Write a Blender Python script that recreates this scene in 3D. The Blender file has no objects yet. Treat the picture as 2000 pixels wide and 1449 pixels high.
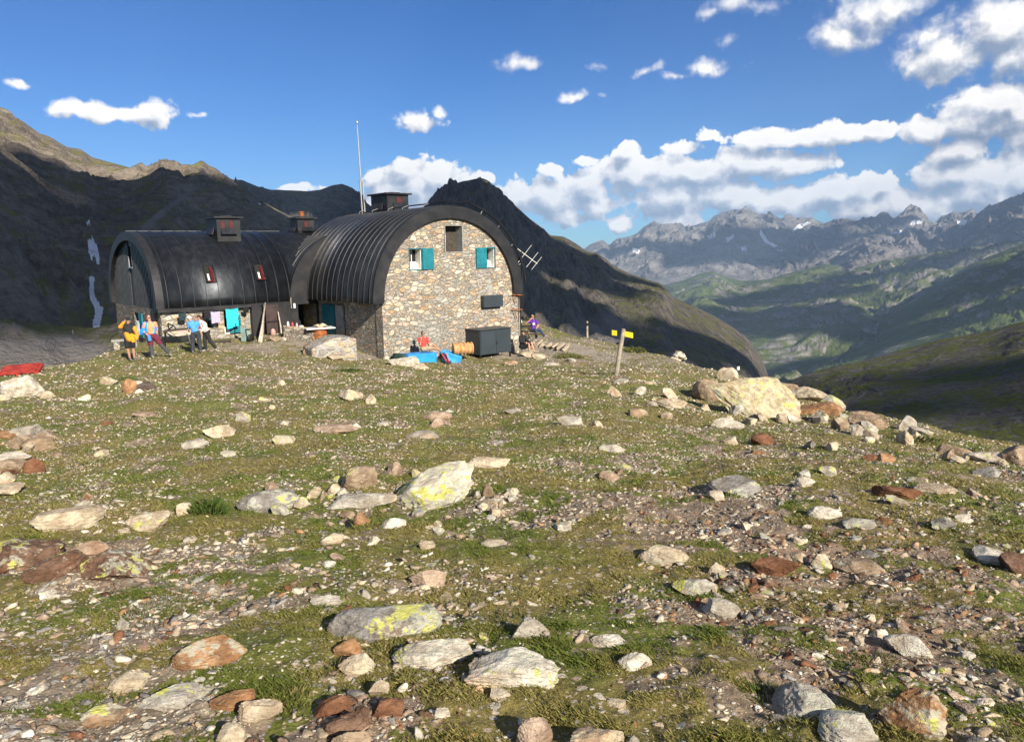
import bpy, bmesh, random
import numpy as np
from math import *
from mathutils import Vector, Matrix

# ------------------------------------------------------------------ camera
F = 1505.0; PITCH = radians(8.84); ROLL = radians(1.15)
EYE = np.array([0.0, 0.0, 1.65])
_f = np.array([0, cos(PITCH), -sin(PITCH)]); _r0 = np.array([1.0, 0, 0]); _u0 = np.cross(_r0, _f)
_r = cos(ROLL) * _r0 - sin(ROLL) * _u0; _u = sin(ROLL) * _r0 + cos(ROLL) * _u0
sc = bpy.context.scene
COL = sc.collection
cd = bpy.data.cameras.new("camera"); cam = bpy.data.objects.new("camera", cd); COL.objects.link(cam)
cd.sensor_width = 36; cd.lens = 36 * F / 2000; cd.clip_start = 0.05; cd.clip_end = 60000
M = Matrix((( _r[0], _u[0], -_f[0], EYE[0]), (_r[1], _u[1], -_f[1], EYE[1]), (_r[2], _u[2], -_f[2], EYE[2]), (0, 0, 0, 1)))
cam.matrix_world = M
sc.camera = cam

# ------------------------------------------------------------------ light
SUN_AZ, SUN_EL = 148.0, 27.0      # degrees clockwise from +Y, height
SUN = np.array([sin(radians(SUN_AZ)) * cos(radians(SUN_EL)), cos(radians(SUN_AZ)) * cos(radians(SUN_EL)), sin(radians(SUN_EL))])
sl = bpy.data.lights.new("sun", 'SUN'); sl.energy = 4.9; sl.angle = radians(0.53); sl.color = (1.0, 0.91, 0.78)
so = bpy.data.objects.new("sun", sl); COL.objects.link(so)
so.rotation_euler = Vector(SUN).to_track_quat('Z', 'Y').to_euler()
sc.view_settings.view_transform = 'Standard'; sc.view_settings.look = 'None'
sc.view_settings.gamma = 1.0; sc.view_settings.exposure = 1.08
sc.cycles.max_bounces = 5; sc.cycles.diffuse_bounces = 2; sc.cycles.glossy_bounces = 2
sc.cycles.transmission_bounces = 2; sc.cycles.volume_bounces = 0; sc.cycles.transparent_max_bounces = 6
sc.cycles.caustics_reflective = False; sc.cycles.caustics_refractive = False
sc.cycles.use_denoising = True

# ------------------------------------------------------------------ pixel/place helpers
def ray(px, py):
    d = _f + _r * (px - 1000) / F + _u * (724.5 - py) / F
    return d / d[1]
def at(px, py, Y): return EYE + ray(px, py) * Y
def azel(px, py):
    d = ray(px, py); return atan2(d[0], d[1]), atan2(d[2], hypot(d[0], d[1]))
def proj(P):
    d = np.asarray(P, float) - EYE; w = d @ _f
    return 1000 + F * (d @ _r) / w, 724.5 - F * (d @ _u) / w

# ------------------------------------------------------------------ noise
_rng = np.random.RandomState(5)
_perm = _rng.permutation(512); _perm = np.concatenate([_perm, _perm])
_ang = _rng.rand(512) * 2 * pi; _gx, _gy = np.cos(_ang), np.sin(_ang)
def pn(x, y, seed=0):
    x = np.asarray(x, float) + seed * 17.13; y = np.asarray(y, float) + seed * 9.71
    xi = np.floor(x).astype(int); yi = np.floor(y).astype(int); xf = x - xi; yf = y - yi
    def g(ix, iy, dx, dy):
        h = _perm[(_perm[ix & 511] + iy) & 511]; return _gx[h] * dx + _gy[h] * dy
    u = xf ** 3 * (xf * (xf * 6 - 15) + 10); v = yf ** 3 * (yf * (yf * 6 - 15) + 10)
    a = g(xi, yi, xf, yf); b = g(xi + 1, yi, xf - 1, yf); c = g(xi, yi + 1, xf, yf - 1); d = g(xi + 1, yi + 1, xf - 1, yf - 1)
    return ((a + (b - a) * u) * (1 - v) + (c + (d - c) * u) * v) * 1.5
def fbm(x, y, o=5, seed=0, g=0.5):
    s = 0; a = 1
    for k in range(o): s = s + a * pn(x * 2 ** k, y * 2 ** k, seed + k); a *= g
    return s
def ridged(x, y, o=5, seed=0, g=0.5):
    s = 0; a = 1; t = 0
    for k in range(o): s = s + a * (1 - 2 * np.abs(pn(x * 2 ** k, y * 2 ** k, seed + k))); t += a; a *= g
    return s / t
def sst(a, b, x):
    t = np.clip((x - a) / (b - a), 0, 1); return t * t * (3 - 2 * t)

# ------------------------------------------------------------------ materials
class NT:
    def __init__(s, name, world=False):
        s.m = bpy.data.worlds.new(name) if world else bpy.data.materials.new(name)
        s.m.use_nodes = True; s.t = s.m.node_tree; s.t.nodes.clear(); s.n = s.t.nodes
    def new(s, ty, ins=None, **kw):
        n = s.n.new(ty)
        for k, v in kw.items(): setattr(n, k, v)
        for k, v in (ins or {}).items(): s.put(n.inputs[k], v)
        return n
    def put(s, sock, v):
        if isinstance(v, bpy.types.NodeSocket): s.t.links.new(v, sock)
        elif v is not None:
            if isinstance(v, tuple) and sock.type == 'RGBA' and len(v) == 3: v = v + (1,)
            sock.default_value = v
    def math(s, op, a, b=0.0, c=0.0, clamp=False):
        n = s.n.new('ShaderNodeMath'); n.operation = op; n.use_clamp = clamp
        s.put(n.inputs[0], a); s.put(n.inputs[1], b); s.put(n.inputs[2], c); return n.outputs[0]
    def vm(s, op, a, b=None):
        n = s.n.new('ShaderNodeVectorMath'); n.operation = op; s.put(n.inputs[0], a)
        if b is not None: s.put(n.inputs[1], b)
        return n.outputs['Value'] if op in ('LENGTH', 'DOT_PRODUCT') else n.outputs[0]
    def pos(s): return s.new('ShaderNodeNewGeometry').outputs['Position']
    def objc(s): return s.new('ShaderNodeTexCoord').outputs['Object']
    def attr(s, name, col=False):
        n = s.new('ShaderNodeAttribute', attribute_name=name); return n.outputs['Color' if col else 'Fac']
    def noise(s, vec, scale, detail=4, rough=0.55, dist=0.0, out='Fac'):
        n = s.new('ShaderNodeTexNoise', {'Vector': vec, 'Scale': scale, 'Detail': detail, 'Roughness': rough, 'Distortion': dist}); return n.outputs[out]
    def vor(s, vec, scale, feat='F1', rnd=1.0, out=None):
        n = s.new('ShaderNodeTexVoronoi', {'Vector': vec, 'Scale': scale, 'Randomness': rnd}, feature=feat)
        return n.outputs[out or 'Distance']
    def ramp(s, fac, stops, interp='LINEAR'):
        n = s.n.new('ShaderNodeValToRGB'); n.color_ramp.interpolation = interp; s.put(n.inputs[0], fac)
        e = n.color_ramp.elements
        while len(e) < len(stops): e.new(0.5)
        for k, (p, c) in enumerate(stops):
            e[k].position = p; e[k].color = (c, c, c, 1) if not isinstance(c, tuple) else c + (1,)
        return n.outputs[0]
    def rng(s, x, a, b, c=0.0, d=1.0, smooth=True):
        n = s.new('ShaderNodeMapRange', {'Value': x, 'From Min': a, 'From Max': b, 'To Min': c, 'To Max': d}); n.clamp = True
        if smooth: n.interpolation_type = 'SMOOTHSTEP'
        return n.outputs[0]
    def mix(s, f, a, b, mode='MIX'):
        n = s.n.new('ShaderNodeMix'); n.data_type = 'RGBA'; n.blend_type = mode
        s.put(n.inputs[0], f); s.put(n.inputs[6], a); s.put(n.inputs[7], b); return n.outputs[2]
    def scale(s, v, xyz):
        return s.vm('MULTIPLY', v, xyz)
    def bump(s, h, strength=0.5, dist=0.02, normal=None):
        n = s.new('ShaderNodeBump', {'Height': h, 'Strength': strength, 'Distance': dist})
        if normal is not None: s.put(n.inputs['Normal'], normal)
        return n.outputs[0]
    def bsdf(s, col, rough=0.8, metal=0.0, normal=None, spec=0.3, **kw):
        n = s.new('ShaderNodeBsdfPrincipled', {'Base Color': col, 'Roughness': rough, 'Metallic': metal, 'Specular IOR Level': spec})
        if normal is not None: s.put(n.inputs['Normal'], normal)
        for k, v in kw.items(): s.put(n.inputs[k], v)
        o = s.new('ShaderNodeOutputMaterial'); s.t.links.new(n.outputs[0], o.inputs[0]); return s.m
MATS = {}
def simple(name, col, rough=0.7, metal=0.0, var=0.25, scale=3.0, bump=0.1, spec=0.3):
    if name in MATS: return MATS[name]
    t = NT(name); p = t.pos(); n = t.noise(p, scale, 5)
    lo = tuple(max(0, c * (1 - var)) for c in col); hi = tuple(min(1, c * (1 + var)) for c in col)
    c = t.ramp(n, [(0.3, lo), (0.7, hi)])
    MATS[name] = t.bsdf(c, rough, metal, t.bump(t.noise(p, scale * 12, 3), bump, 0.01), spec); return MATS[name]

# ------------------------------------------------------------------ mesh helpers
WL = {}
def mesh_np(name, V, Fc, smooth=False):
    V = np.asarray(V, np.float32); Fc = np.asarray(Fc, np.int32); k = Fc.shape[1]
    me = bpy.data.meshes.new(name); me.vertices.add(len(V)); me.vertices.foreach_set('co', V.ravel())
    me.loops.add(Fc.size); me.loops.foreach_set('vertex_index', Fc.ravel())
    me.polygons.add(len(Fc)); me.polygons.foreach_set('loop_start', np.arange(0, Fc.size, k, dtype=np.int32))
    me.polygons.foreach_set('loop_total', np.full(len(Fc), k, np.int32))
    if smooth: me.polygons.foreach_set('use_smooth', np.ones(len(Fc), bool))
    me.update(); return me
def link(name, me, mat=None, parent=None, loc=None):
    o = bpy.data.objects.new(name, me); COL.objects.link(o)
    if mat is not None and me is not None:
        for m_ in (mat if isinstance(mat, (list, tuple)) else [mat]): me.materials.append(m_)
    if parent is not None: o.parent = parent
    if loc is not None: o.location = loc
    return o
def tag(o, label, cat, group=None):
    o['label'] = label; o['category'] = cat
    if group: o['group'] = group
    return o
def struct(o, kind='structure', label=None):
    o['kind'] = kind
    if label: o['label'] = label
    return o
def thing(name, label, cat, loc, group=None, rz=0.0):
    o = bpy.data.objects.new(name, None); COL.objects.link(o); o.location = [float(c) for c in loc]; o.rotation_euler = (0, 0, rz)
    o.empty_display_size = 0.3
    WL[o.name] = np.array(loc, float); return tag(o, label, cat, group)
def nrm(v): v = np.asarray(v, float); return v / (np.linalg.norm(v) + 1e-12)
class MB:
    def __init__(s): s.v = []; s.f = []; s.mi = []
    def add(s, V, Fs, mi=0):
        b = len(s.v); s.v += [tuple(map(float, p)) for p in V]; s.f += [tuple(b + i for i in f) for f in Fs]; s.mi += [mi] * len(Fs); return s
    def hexa(s, P, mi=0):   # 8 points: bottom 4 ccw, top 4 ccw
        return s.add(P, [(3, 2, 1, 0), (4, 5, 6, 7), (0, 1, 5, 4), (1, 2, 6, 5), (2, 3, 7, 6), (3, 0, 4, 7)], mi)
    def box(s, c, h, ax=None, mi=0):
        ax = ax if ax is not None else np.eye(3); c = np.asarray(c, float); a, b, d = [np.asarray(ax[i], float) * h[i] for i in range(3)]
        return s.hexa([c - a - b - d, c + a - b - d, c + a + b - d, c - a + b - d, c - a - b + d, c + a - b + d, c + a + b + d, c - a + b + d], mi)
    def tube(s, pts, r, n=8, mi=0, cap=True):
        pts = [np.asarray(p, float) for p in pts]; rs = r if isinstance(r, (list, tuple)) else [r] * len(pts); V = []; up = None
        for i, p in enumerate(pts):
            t = nrm(pts[min(i + 1, len(pts) - 1)] - pts[max(i - 1, 0)])
            if up is None: up = nrm(np.cross(t, [0, 0, 1] if abs(t[2]) < .9 else [1, 0, 0]))
            up = nrm(up - t * (up @ t)); w = np.cross(t, up)
            for k in range(n):
                a = 2 * pi * k / n; V.append(p + rs[i] * (cos(a) * up + sin(a) * w))
        Fs = [(i * n + k, i * n + (k + 1) % n, (i + 1) * n + (k + 1) % n, (i + 1) * n + k) for i in range(len(pts) - 1) for k in range(n)]
        if cap: Fs += [tuple(range(n - 1, -1, -1)), tuple((len(pts) - 1) * n + k for k in range(n))]
        return s.add(V, Fs, mi)
    def lathe(s, c, prof, ax=(0, 0, 1), n=20, mi=0):   # prof [(r, t)] along axis
        c = np.asarray(c, float); t = nrm(ax); a0 = nrm(np.cross(t, [0, 0, 1] if abs(t[2]) < .9 else [1, 0, 0])); b0 = np.cross(t, a0)
        V = [c + t * q + r * (cos(2 * pi * k / n) * a0 + sin(2 * pi * k / n) * b0) for r, q in prof for k in range(n)]
        m = len(prof); Fs = [(i * n + k, i * n + (k + 1) % n, (i + 1) * n + (k + 1) % n, (i + 1) * n + k) for i in range(m - 1) for k in range(n)]
        Fs += [tuple(range(n - 1, -1, -1)), tuple((m - 1) * n + k for k in range(n))]; return s.add(V, Fs, mi)
    def build(s, name, mat, parent=None, smooth=False, world=True, bevel=0.0):
        V = np.array(s.v, float)
        if parent is not None and world:
            off = WL[parent.name]; V = V - off
        me = bpy.data.meshes.new(name); me.from_pydata(V.tolist(), [], s.f); 
        me.polygons.foreach_set('material_index', s.mi)
        if smooth: me.polygons.foreach_set('use_smooth', [True] * len(s.f))
        bm = bmesh.new(); bm.from_mesh(me); bmesh.ops.recalc_face_normals(bm, faces=bm.faces); bm.to_mesh(me); bm.free()
        me.update(); o = link(name, me, mat, parent)
        if parent is not None and world: WL[o.name] = WL[parent.name]
        elif world: WL[o.name] = np.zeros(3)
        if bevel:
            bv = o.modifiers.new('bevel', 'BEVEL'); bv.width = bevel; bv.segments = 2; bv.limit_method = 'ANGLE'
        return o

# ------------------------------------------------------------------ world: sky and clouds
def build_world():
    t = NT("World", True); sc.world = t.m
    sky = t.new('ShaderNodeTexSky', sky_type='NISHITA', sun_disc=False, sun_elevation=radians(SUN_EL), sun_rotation=radians(SUN_AZ),
                altitude=2600.0, air_density=1.0, dust_density=0.6, ozone_density=1.6)
    tc = t.new('ShaderNodeTexCoord').outputs['Generated']
    sep = t.new('ShaderNodeSeparateXYZ', {0: tc})
    az = t.math('ARCTAN2', sep.outputs[0], sep.outputs[1]); el = t.math('ARCSINE', sep.outputs[2])
    K = 1505.0
    v0 = t.new('ShaderNodeCombineXYZ', {0: t.math('MULTIPLY', az, K), 1: t.math('MULTIPLY', el, K), 2: 0.0}).outputs[0]
    # blobs: px, py, rx, ry, weight     (angular ellipses on the sky)
    B = []
    def b(px, py, rx, ry, w=1.0):
        a, e = azel(px, py); B.append((a * K, e * K, rx, ry, w))
    for q in CLOUDS: b(q[0], q[1], q[2] * (1.0 if q[1] > 290 else 1.1), q[3] * (.96 if q[1] > 290 else 1.1), q[4] if len(q) > 4 else 1.0)
    def field(grp_in):
        acc = None
        for (x, y, rx, ry, w) in B:
            d = t.vm('SUBTRACT', grp_in, (x, y, 0)); d = t.vm('MULTIPLY', d, (1 / rx, 1 / ry, 0)); l = t.vm('LENGTH', d)
            m = t.math('MULTIPLY_ADD', l, -w, w)
            acc = m if acc is None else t.math('SMOOTH_MAX', acc, m, 0.12)
        return acc
    def dens(v):
        wv = t.noise(v, 0.012, 2, 0.5, out='Color')
        w = t.vm('MULTIPLY', t.vm('SUBTRACT', wv, (0.5, 0.5, 0.5)), (46, 30, 0)); vv = t.vm('ADD', v, w)
        m = field(vv)
        n1 = t.noise(v, 0.020, 8, 0.60)
        vo = t.vor(vv, 0.028, 'SMOOTH_F1'); vo2 = t.vor(t.vm('ADD', v, t.vm('MULTIPLY', w, (.5, .5, 0))), 0.075, 'SMOOTH_F1'); vo3 = t.vor(vv, 0.17, 'SMOOTH_F1')
        q = t.math('MULTIPLY_ADD', t.math('SUBTRACT', n1, 0.5), 1.25, m)
        q = t.math('MULTIPLY_ADD', t.math('SUBTRACT', 0.45, vo), 0.55, q)
        q = t.math('MULTIPLY_ADD', t.math('SUBTRACT', 0.45, vo2), 0.24, q)
        return t.math('MULTIPLY_ADD', t.math('SUBTRACT', 0.45, vo3), 0.12, q)
    d0 = dens(v0)
    d1 = dens(t.vm('ADD', v0, (11.0, 24.0, 0)))
    low = t.rng(el, 0.30, 0.12)                      # cumulus low over the horizon is dense, high cloud is wispy
    edge = t.math('MULTIPLY_ADD', low, -0.86, 1.18)
    cov = t.new('ShaderNodeMapRange', {'Value': d0, 'From Min': t.math('MULTIPLY_ADD', low, .07, .09), 'From Max': edge}); cov.interpolation_type = 'SMOOTHSTEP'; cov = cov.outputs[0]
    lit = t.math('MULTIPLY_ADD', t.math('SUBTRACT', d0, d1), 1.25, 0.58, clamp=True)
    thick = t.rng(d0, 0.5, 1.5)
    lit2 = t.math('MULTIPLY_ADD', thick, -0.16, lit, clamp=True)
    ccol = t.ramp(lit2, [(0.0, (0.25, 0.31, 0.42)), (0.32, (0.44, 0.48, 0.57)), (0.58, (0.76, 0.76, 0.79)), (0.8, (1.06, 1.02, 0.97)), (1.0, (1.32, 1.25, 1.15))])
    t.m.cycles.sampling_method = 'MANUAL'; t.m.cycles.sample_map_resolution = 256
    skyc = t.new('ShaderNodeHueSaturation', {'Saturation': 1.3, 'Value': SKYV, 'Color': sky.outputs[0]}).outputs[0]
    skyc = t.vm('MULTIPLY', skyc, (0.33, 0.68, 1.0))
    cloudc = t.vm('MULTIPLY', ccol, (CLV, CLV, CLV))
    f = t.math('MULTIPLY', cov, 0.97)
    col = t.mix(f, skyc, cloudc)
    # added cloud fill in the unseen sky behind and above, lifts ambient light
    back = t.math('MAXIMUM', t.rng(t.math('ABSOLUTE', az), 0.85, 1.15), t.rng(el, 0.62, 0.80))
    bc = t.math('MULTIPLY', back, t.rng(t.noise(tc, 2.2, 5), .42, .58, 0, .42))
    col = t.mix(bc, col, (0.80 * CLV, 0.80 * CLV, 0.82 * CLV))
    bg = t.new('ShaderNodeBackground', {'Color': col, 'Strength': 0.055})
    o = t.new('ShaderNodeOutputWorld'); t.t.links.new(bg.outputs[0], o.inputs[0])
SKYV, CLV = 0.95, 9.0
CLOUDS = [
 # cumulus behind the hut
 (760, 400, 60, 70), (815, 370, 75, 75), (850, 350, 60, 50), (900, 380, 75, 60), (800, 330, 35, 28), (945, 345, 30, 22, .8), (735, 350, 30, 28, .7),
 (575, 368, 42, 17, .8), (640, 372, 30, 9, .7),
 # bank to the right of the peak
 (1010, 385, 60, 40), (1070, 385, 70, 60), (1075, 335, 35, 25, .8), (1150, 360, 75, 50), (1220, 300, 30, 26), (1235, 340, 80, 50), (1150, 400, 80, 30, .8),
 (1290, 340, 90, 48), (1110, 425, 60, 26, .8), (1205, 432, 34, 22, .9), (1380, 330, 110, 45), (1480, 320, 100, 40), (1560, 325, 80, 35), (1320, 390, 130, 45),
 (1420, 385, 130, 50), (1540, 395, 90, 42), (1620, 370, 60, 42), (1690, 365, 62, 40), (1725, 360, 35, 28), (1690, 405, 120, 35), (1790, 400, 130, 40, .9),
 (1880, 300, 48, 34), (1870, 345, 85, 42), (1960, 345, 90, 45), (1900, 380, 110, 40), (2030, 360, 90, 60), (1330, 430, 60, 20, .7), (1460, 425, 90, 20, .5),
 # mid streaks
 (1130, 313, 45, 15, .6), (1330, 290, 55, 20, .8), (1380, 262, 35, 12, .6), (1500, 268, 75, 22, .85), (1600, 262, 80, 22, .85), (1700, 255, 110, 24, .9), (1830, 248, 110, 26, .9),
 (1945, 205, 85, 45), (1900, 235, 80, 35), (2000, 230, 110, 50),
 # upper clouds
 (1690, 30, 85, 55), (1640, 75, 70, 35), (1740, 10, 70, 40), (1870, 100, 110, 48), (1960, 50, 110, 75), (1820, 75, 55, 40, .9), (2010, 110, 90, 45),
 (1430, 8, 70, 22, .85), (1385, 25, 35, 14, .7), (1500, 12, 35, 18, .55), (1380, 135, 65, 20, .75), (1260, 138, 50, 13, .6), (1425, 80, 25, 22, .45), (1320, 152, 45, 14, .6),
 (1015, 127, 48, 20, .72), (1130, 188, 35, 15, .55), (1165, 128, 20, 10, .4), (815, 235, 68, 26, .72), (860, 222, 25, 16, .5),
 (180, 218, 68, 22, .78), (260, 222, 75, 22, .8), (305, 212, 45, 26, .85), (390, 226, 25, 9, .5), (40, 162, 32, 10, .5),
]
build_world()

# ------------------------------------------------------------------ local ground: the shoulder the hut stands on
S = 1.2
VU = np.array([sin(radians(50)), cos(radians(50)), 0]); VV = np.array([-cos(radians(50)), sin(radians(50)), 0]); VZ = np.array([0, 0, 1.0])
A0 = at(751, 702, 30); A1 = EYE + S * (A0 - EYE)
def Bp(u, v, z): return EYE + S * (A0 + VU * u + VV * v + VZ * z - EYE)
CP = [(0, 0, 0.0), (0, -3, .15), (3, 0, -.05), (-3, 0, 0.0), (0, -12, .9), (8, -6, .3), (-8, -6, .4), (14, 3, -.9), (-14, 4, -.9), (20, -6, -1.2), (-24, 2, -2.0)]
def cpx(px, py, Y):
    p = at(px, py, Y); CP.append(tuple(p))
for q in ((1000, 1449, 2.55), (200, 1449, 2.5), (1800, 1449, 2.5), (1000, 1200, 4.0), (1000, 1000, 6.6), (300, 1000, 6.6), (1700, 1000, 6.4), (1000, 860, 11.0), (1000, 780, 17.5),
          (600, 780, 17.5), (300, 800, 16.0), (100, 800, 16.0),
          (40, 727, 27), (0, 716, 31), (110, 702, 34), (190, 688, 37), (235, 674, 38.5), (255, 704, 30.5), (298, 697, 31), (384, 688, 34), (307, 669, 36.5), (420, 664, 37.5), (490, 660, 38.2), (556, 658, 38.6),
          (600, 668, 37.5), (650, 696, 34.8), (700, 692, 37), (751, 703, 36), (840, 712, 34.5), (870, 705, 37), (1013, 688, 41), (1040, 690, 40),
          (1100, 668, 45), (1145, 659, 49), (1200, 673, 47), (1203, 728, 27), (1100, 720, 31), (900, 740, 27), (500, 720, 28),
          (1330, 703, 40), (1400, 722, 34), (1500, 748, 27.5), (1640, 792, 21.5), (1470, 815, 16.5), (1760, 822, 18.0), (1900, 842, 15.8), (2000, 856, 14.6), (2100, 872, 13.5)):
    cpx(*q)
CP.append(tuple(Bp(0, 5, .75))); CP.append(tuple(Bp(-7.5, 12, .9))); CP.append(tuple(Bp(-1, 9, .9))); CP.append(tuple(Bp(7.3, 6, .2)))
CP = np.array(CP)
def _tps_fit(P, lam=0.4):
    n = len(P); d2 = ((P[:, None, :2] - P[None, :, :2]) ** 2).sum(-1); K = 0.5 * d2 * np.log(d2 + 1e-9)
    K[np.diag_indices(n)] = lam
    Q = np.hstack([np.ones((n, 1)), P[:, :2]]); Am = np.zeros((n + 3, n + 3)); Am[:n, :n] = K; Am[:n, n:] = Q; Am[n:, :n] = Q.T
    return np.linalg.solve(Am, np.concatenate([P[:, 2], np.zeros(3)]))
_W = _tps_fit(CP)
def tps(x, y):
    x = np.asarray(x, float); y = np.asarray(y, float); z = _W[-3] + _W[-2] * x + _W[-1] * y
    for i in range(len(CP)):
        d2 = (x - CP[i, 0]) ** 2 + (y - CP[i, 1]) ** 2; z = z + _W[i] * 0.5 * d2 * np.log(d2 + 1e-9)
    return z
# crest distance by direction
_CR = [(-180, 30), (-90, 26), (-60, 27), (-45, 30), (-34, 33), (-30, 36), (-26, 45), (-22, 60), (-8, 62), (1, 58), (5, 50), (8, 48), (12, 42), (15, 35.5), (18.5, 29), (22.5, 23.5), (27, 20), (30, 18), (33, 17), (38, 16), (60, 16), (90, 20), (180, 30)]
def crest(azd): return np.interp(azd, [c[0] for c in _CR], [c[1] for c in _CR])
def ground(x, y, detail=True):
    x = np.asarray(x, float); y = np.asarray(y, float); d = np.hypot(x, y) + 1e-9; R = crest(np.degrees(np.arctan2(x, y)))
    k = np.minimum(1, R / d); z = tps(x * k, y * k); t = np.maximum(0, d - R + 1.5)
    z = z - (0.055 * t ** 2) / (1 + 0.055 * t) * 0.95
    if detail:
        w = np.clip(d / 6, .25, 1.6)
        z = z + 0.10 * fbm(x * .35, y * .35, 3, 3) * w * .8 + 0.035 * fbm(x * 1.7, y * 1.7, 3, 8) + 0.012 * fbm(x * 8, y * 8, 3, 11)
    return z
def gz(x, y): return float(ground(np.array([x]), np.array([y]))[0])
def gpx(px, py):   # where the line of sight meets the ground
    d = ray(px, py); t = np.concatenate([np.linspace(1.5, 12, 500), np.linspace(12, 60, 900)])
    X = EYE[0] + d[0] * t; Y = EYE[1] + d[1] * t; Z = EYE[2] + d[2] * t; h = Z - ground(X, Y)
    i = np.argmax(h < 0)
    if h[i] >= 0: i = len(t) - 1
    if i == 0: i = 1
    a, b = h[i - 1], h[i]; tt = t[i - 1] + (t[i] - t[i - 1]) * (a / (a - b) if a != b else 0)
    x, y = d[0] * tt, d[1] * tt; return np.array([x, y, gz(x, y)])
# masks in world space
def _spot(x, y, lst):
    m = 0
    for (px, py, r, w) in lst: 
        c = SPOT[(px, py)]; m = np.maximum(m, w * np.exp(-(((x - c[0]) ** 2 + (y - c[1]) ** 2) / (r * r))))
    return m
SPOT = {}
RUSTY = [(1600, 1080, 1.3, 1), (1500, 1200, .8, 1), (1450, 1130, .8, .9), (1650, 1230, .7, 1), (1730, 1180, .9, .8), (1560, 1330, .4, .9), (1380, 1000, 1.0, .8), (1300, 940, 1.0, .5), (1600, 900, 1.6, .6), (1800, 1380, .5, .6), (700, 1400, .3, .9), (100, 1090, .7, .7), (240, 1110, .6, .6), (1130, 705, 2.5, .6), (950, 712, 2.0, .5)]
GRIT = [(150, 1250, .9, 1), (60, 1380, .7, 1), (330, 1150, .9, .9), (450, 1200, .6, .6), (300, 1420, .5, .7), (560, 1400, .4, .5), (1650, 1000, 1.3, .5), (1900, 1000, 1.4, .4), (600, 720, 4.5, .6), (480, 735, 4, .5), (750, 1380, .35, .6)]
PATH = [(1130, 690, 5.0, 1), (1080, 676, 4.5, 1), (1230, 705, 3.5, .8), (1180, 700, 3.5, .8), (720, 697, 1.6, 1), (690, 694, 1.5, .8), (1010, 694, 2.2, .7), (560, 672, 3.0, .8), (610, 676, 2.0, .8), (1290, 722, 3, .5)]
for L in (RUSTY, GRIT, PATH):
    for q in L: SPOT[(q[0], q[1])] = gpx(q[0], q[1])
def masks(x, y):
    r = _spot(x, y, RUSTY) * .85; g = _spot(x, y, GRIT) * .62; p = _spot(x, y, PATH)
    n = fbm(x * .55, y * .55, 4, 21); n2 = fbm(x * 2.3, y * 2.3, 4, 31); n3 = fbm(x * 9, y * 9, 3, 41)
    bare = np.maximum(np.maximum(r, g), p) * 1.15
    grass = sst(-.25, .3, 0.38 + n * .55 + n2 * .6 + n3 * .18 - bare * .60)
    dry = sst(-.35, .5, n * .8 + fbm(x * .9, y * .9, 3, 51) * .9)
    return grass, dry, np.clip(r, 0, 1), np.clip(p, 0, 1), np.clip(g, 0, 1)

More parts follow.
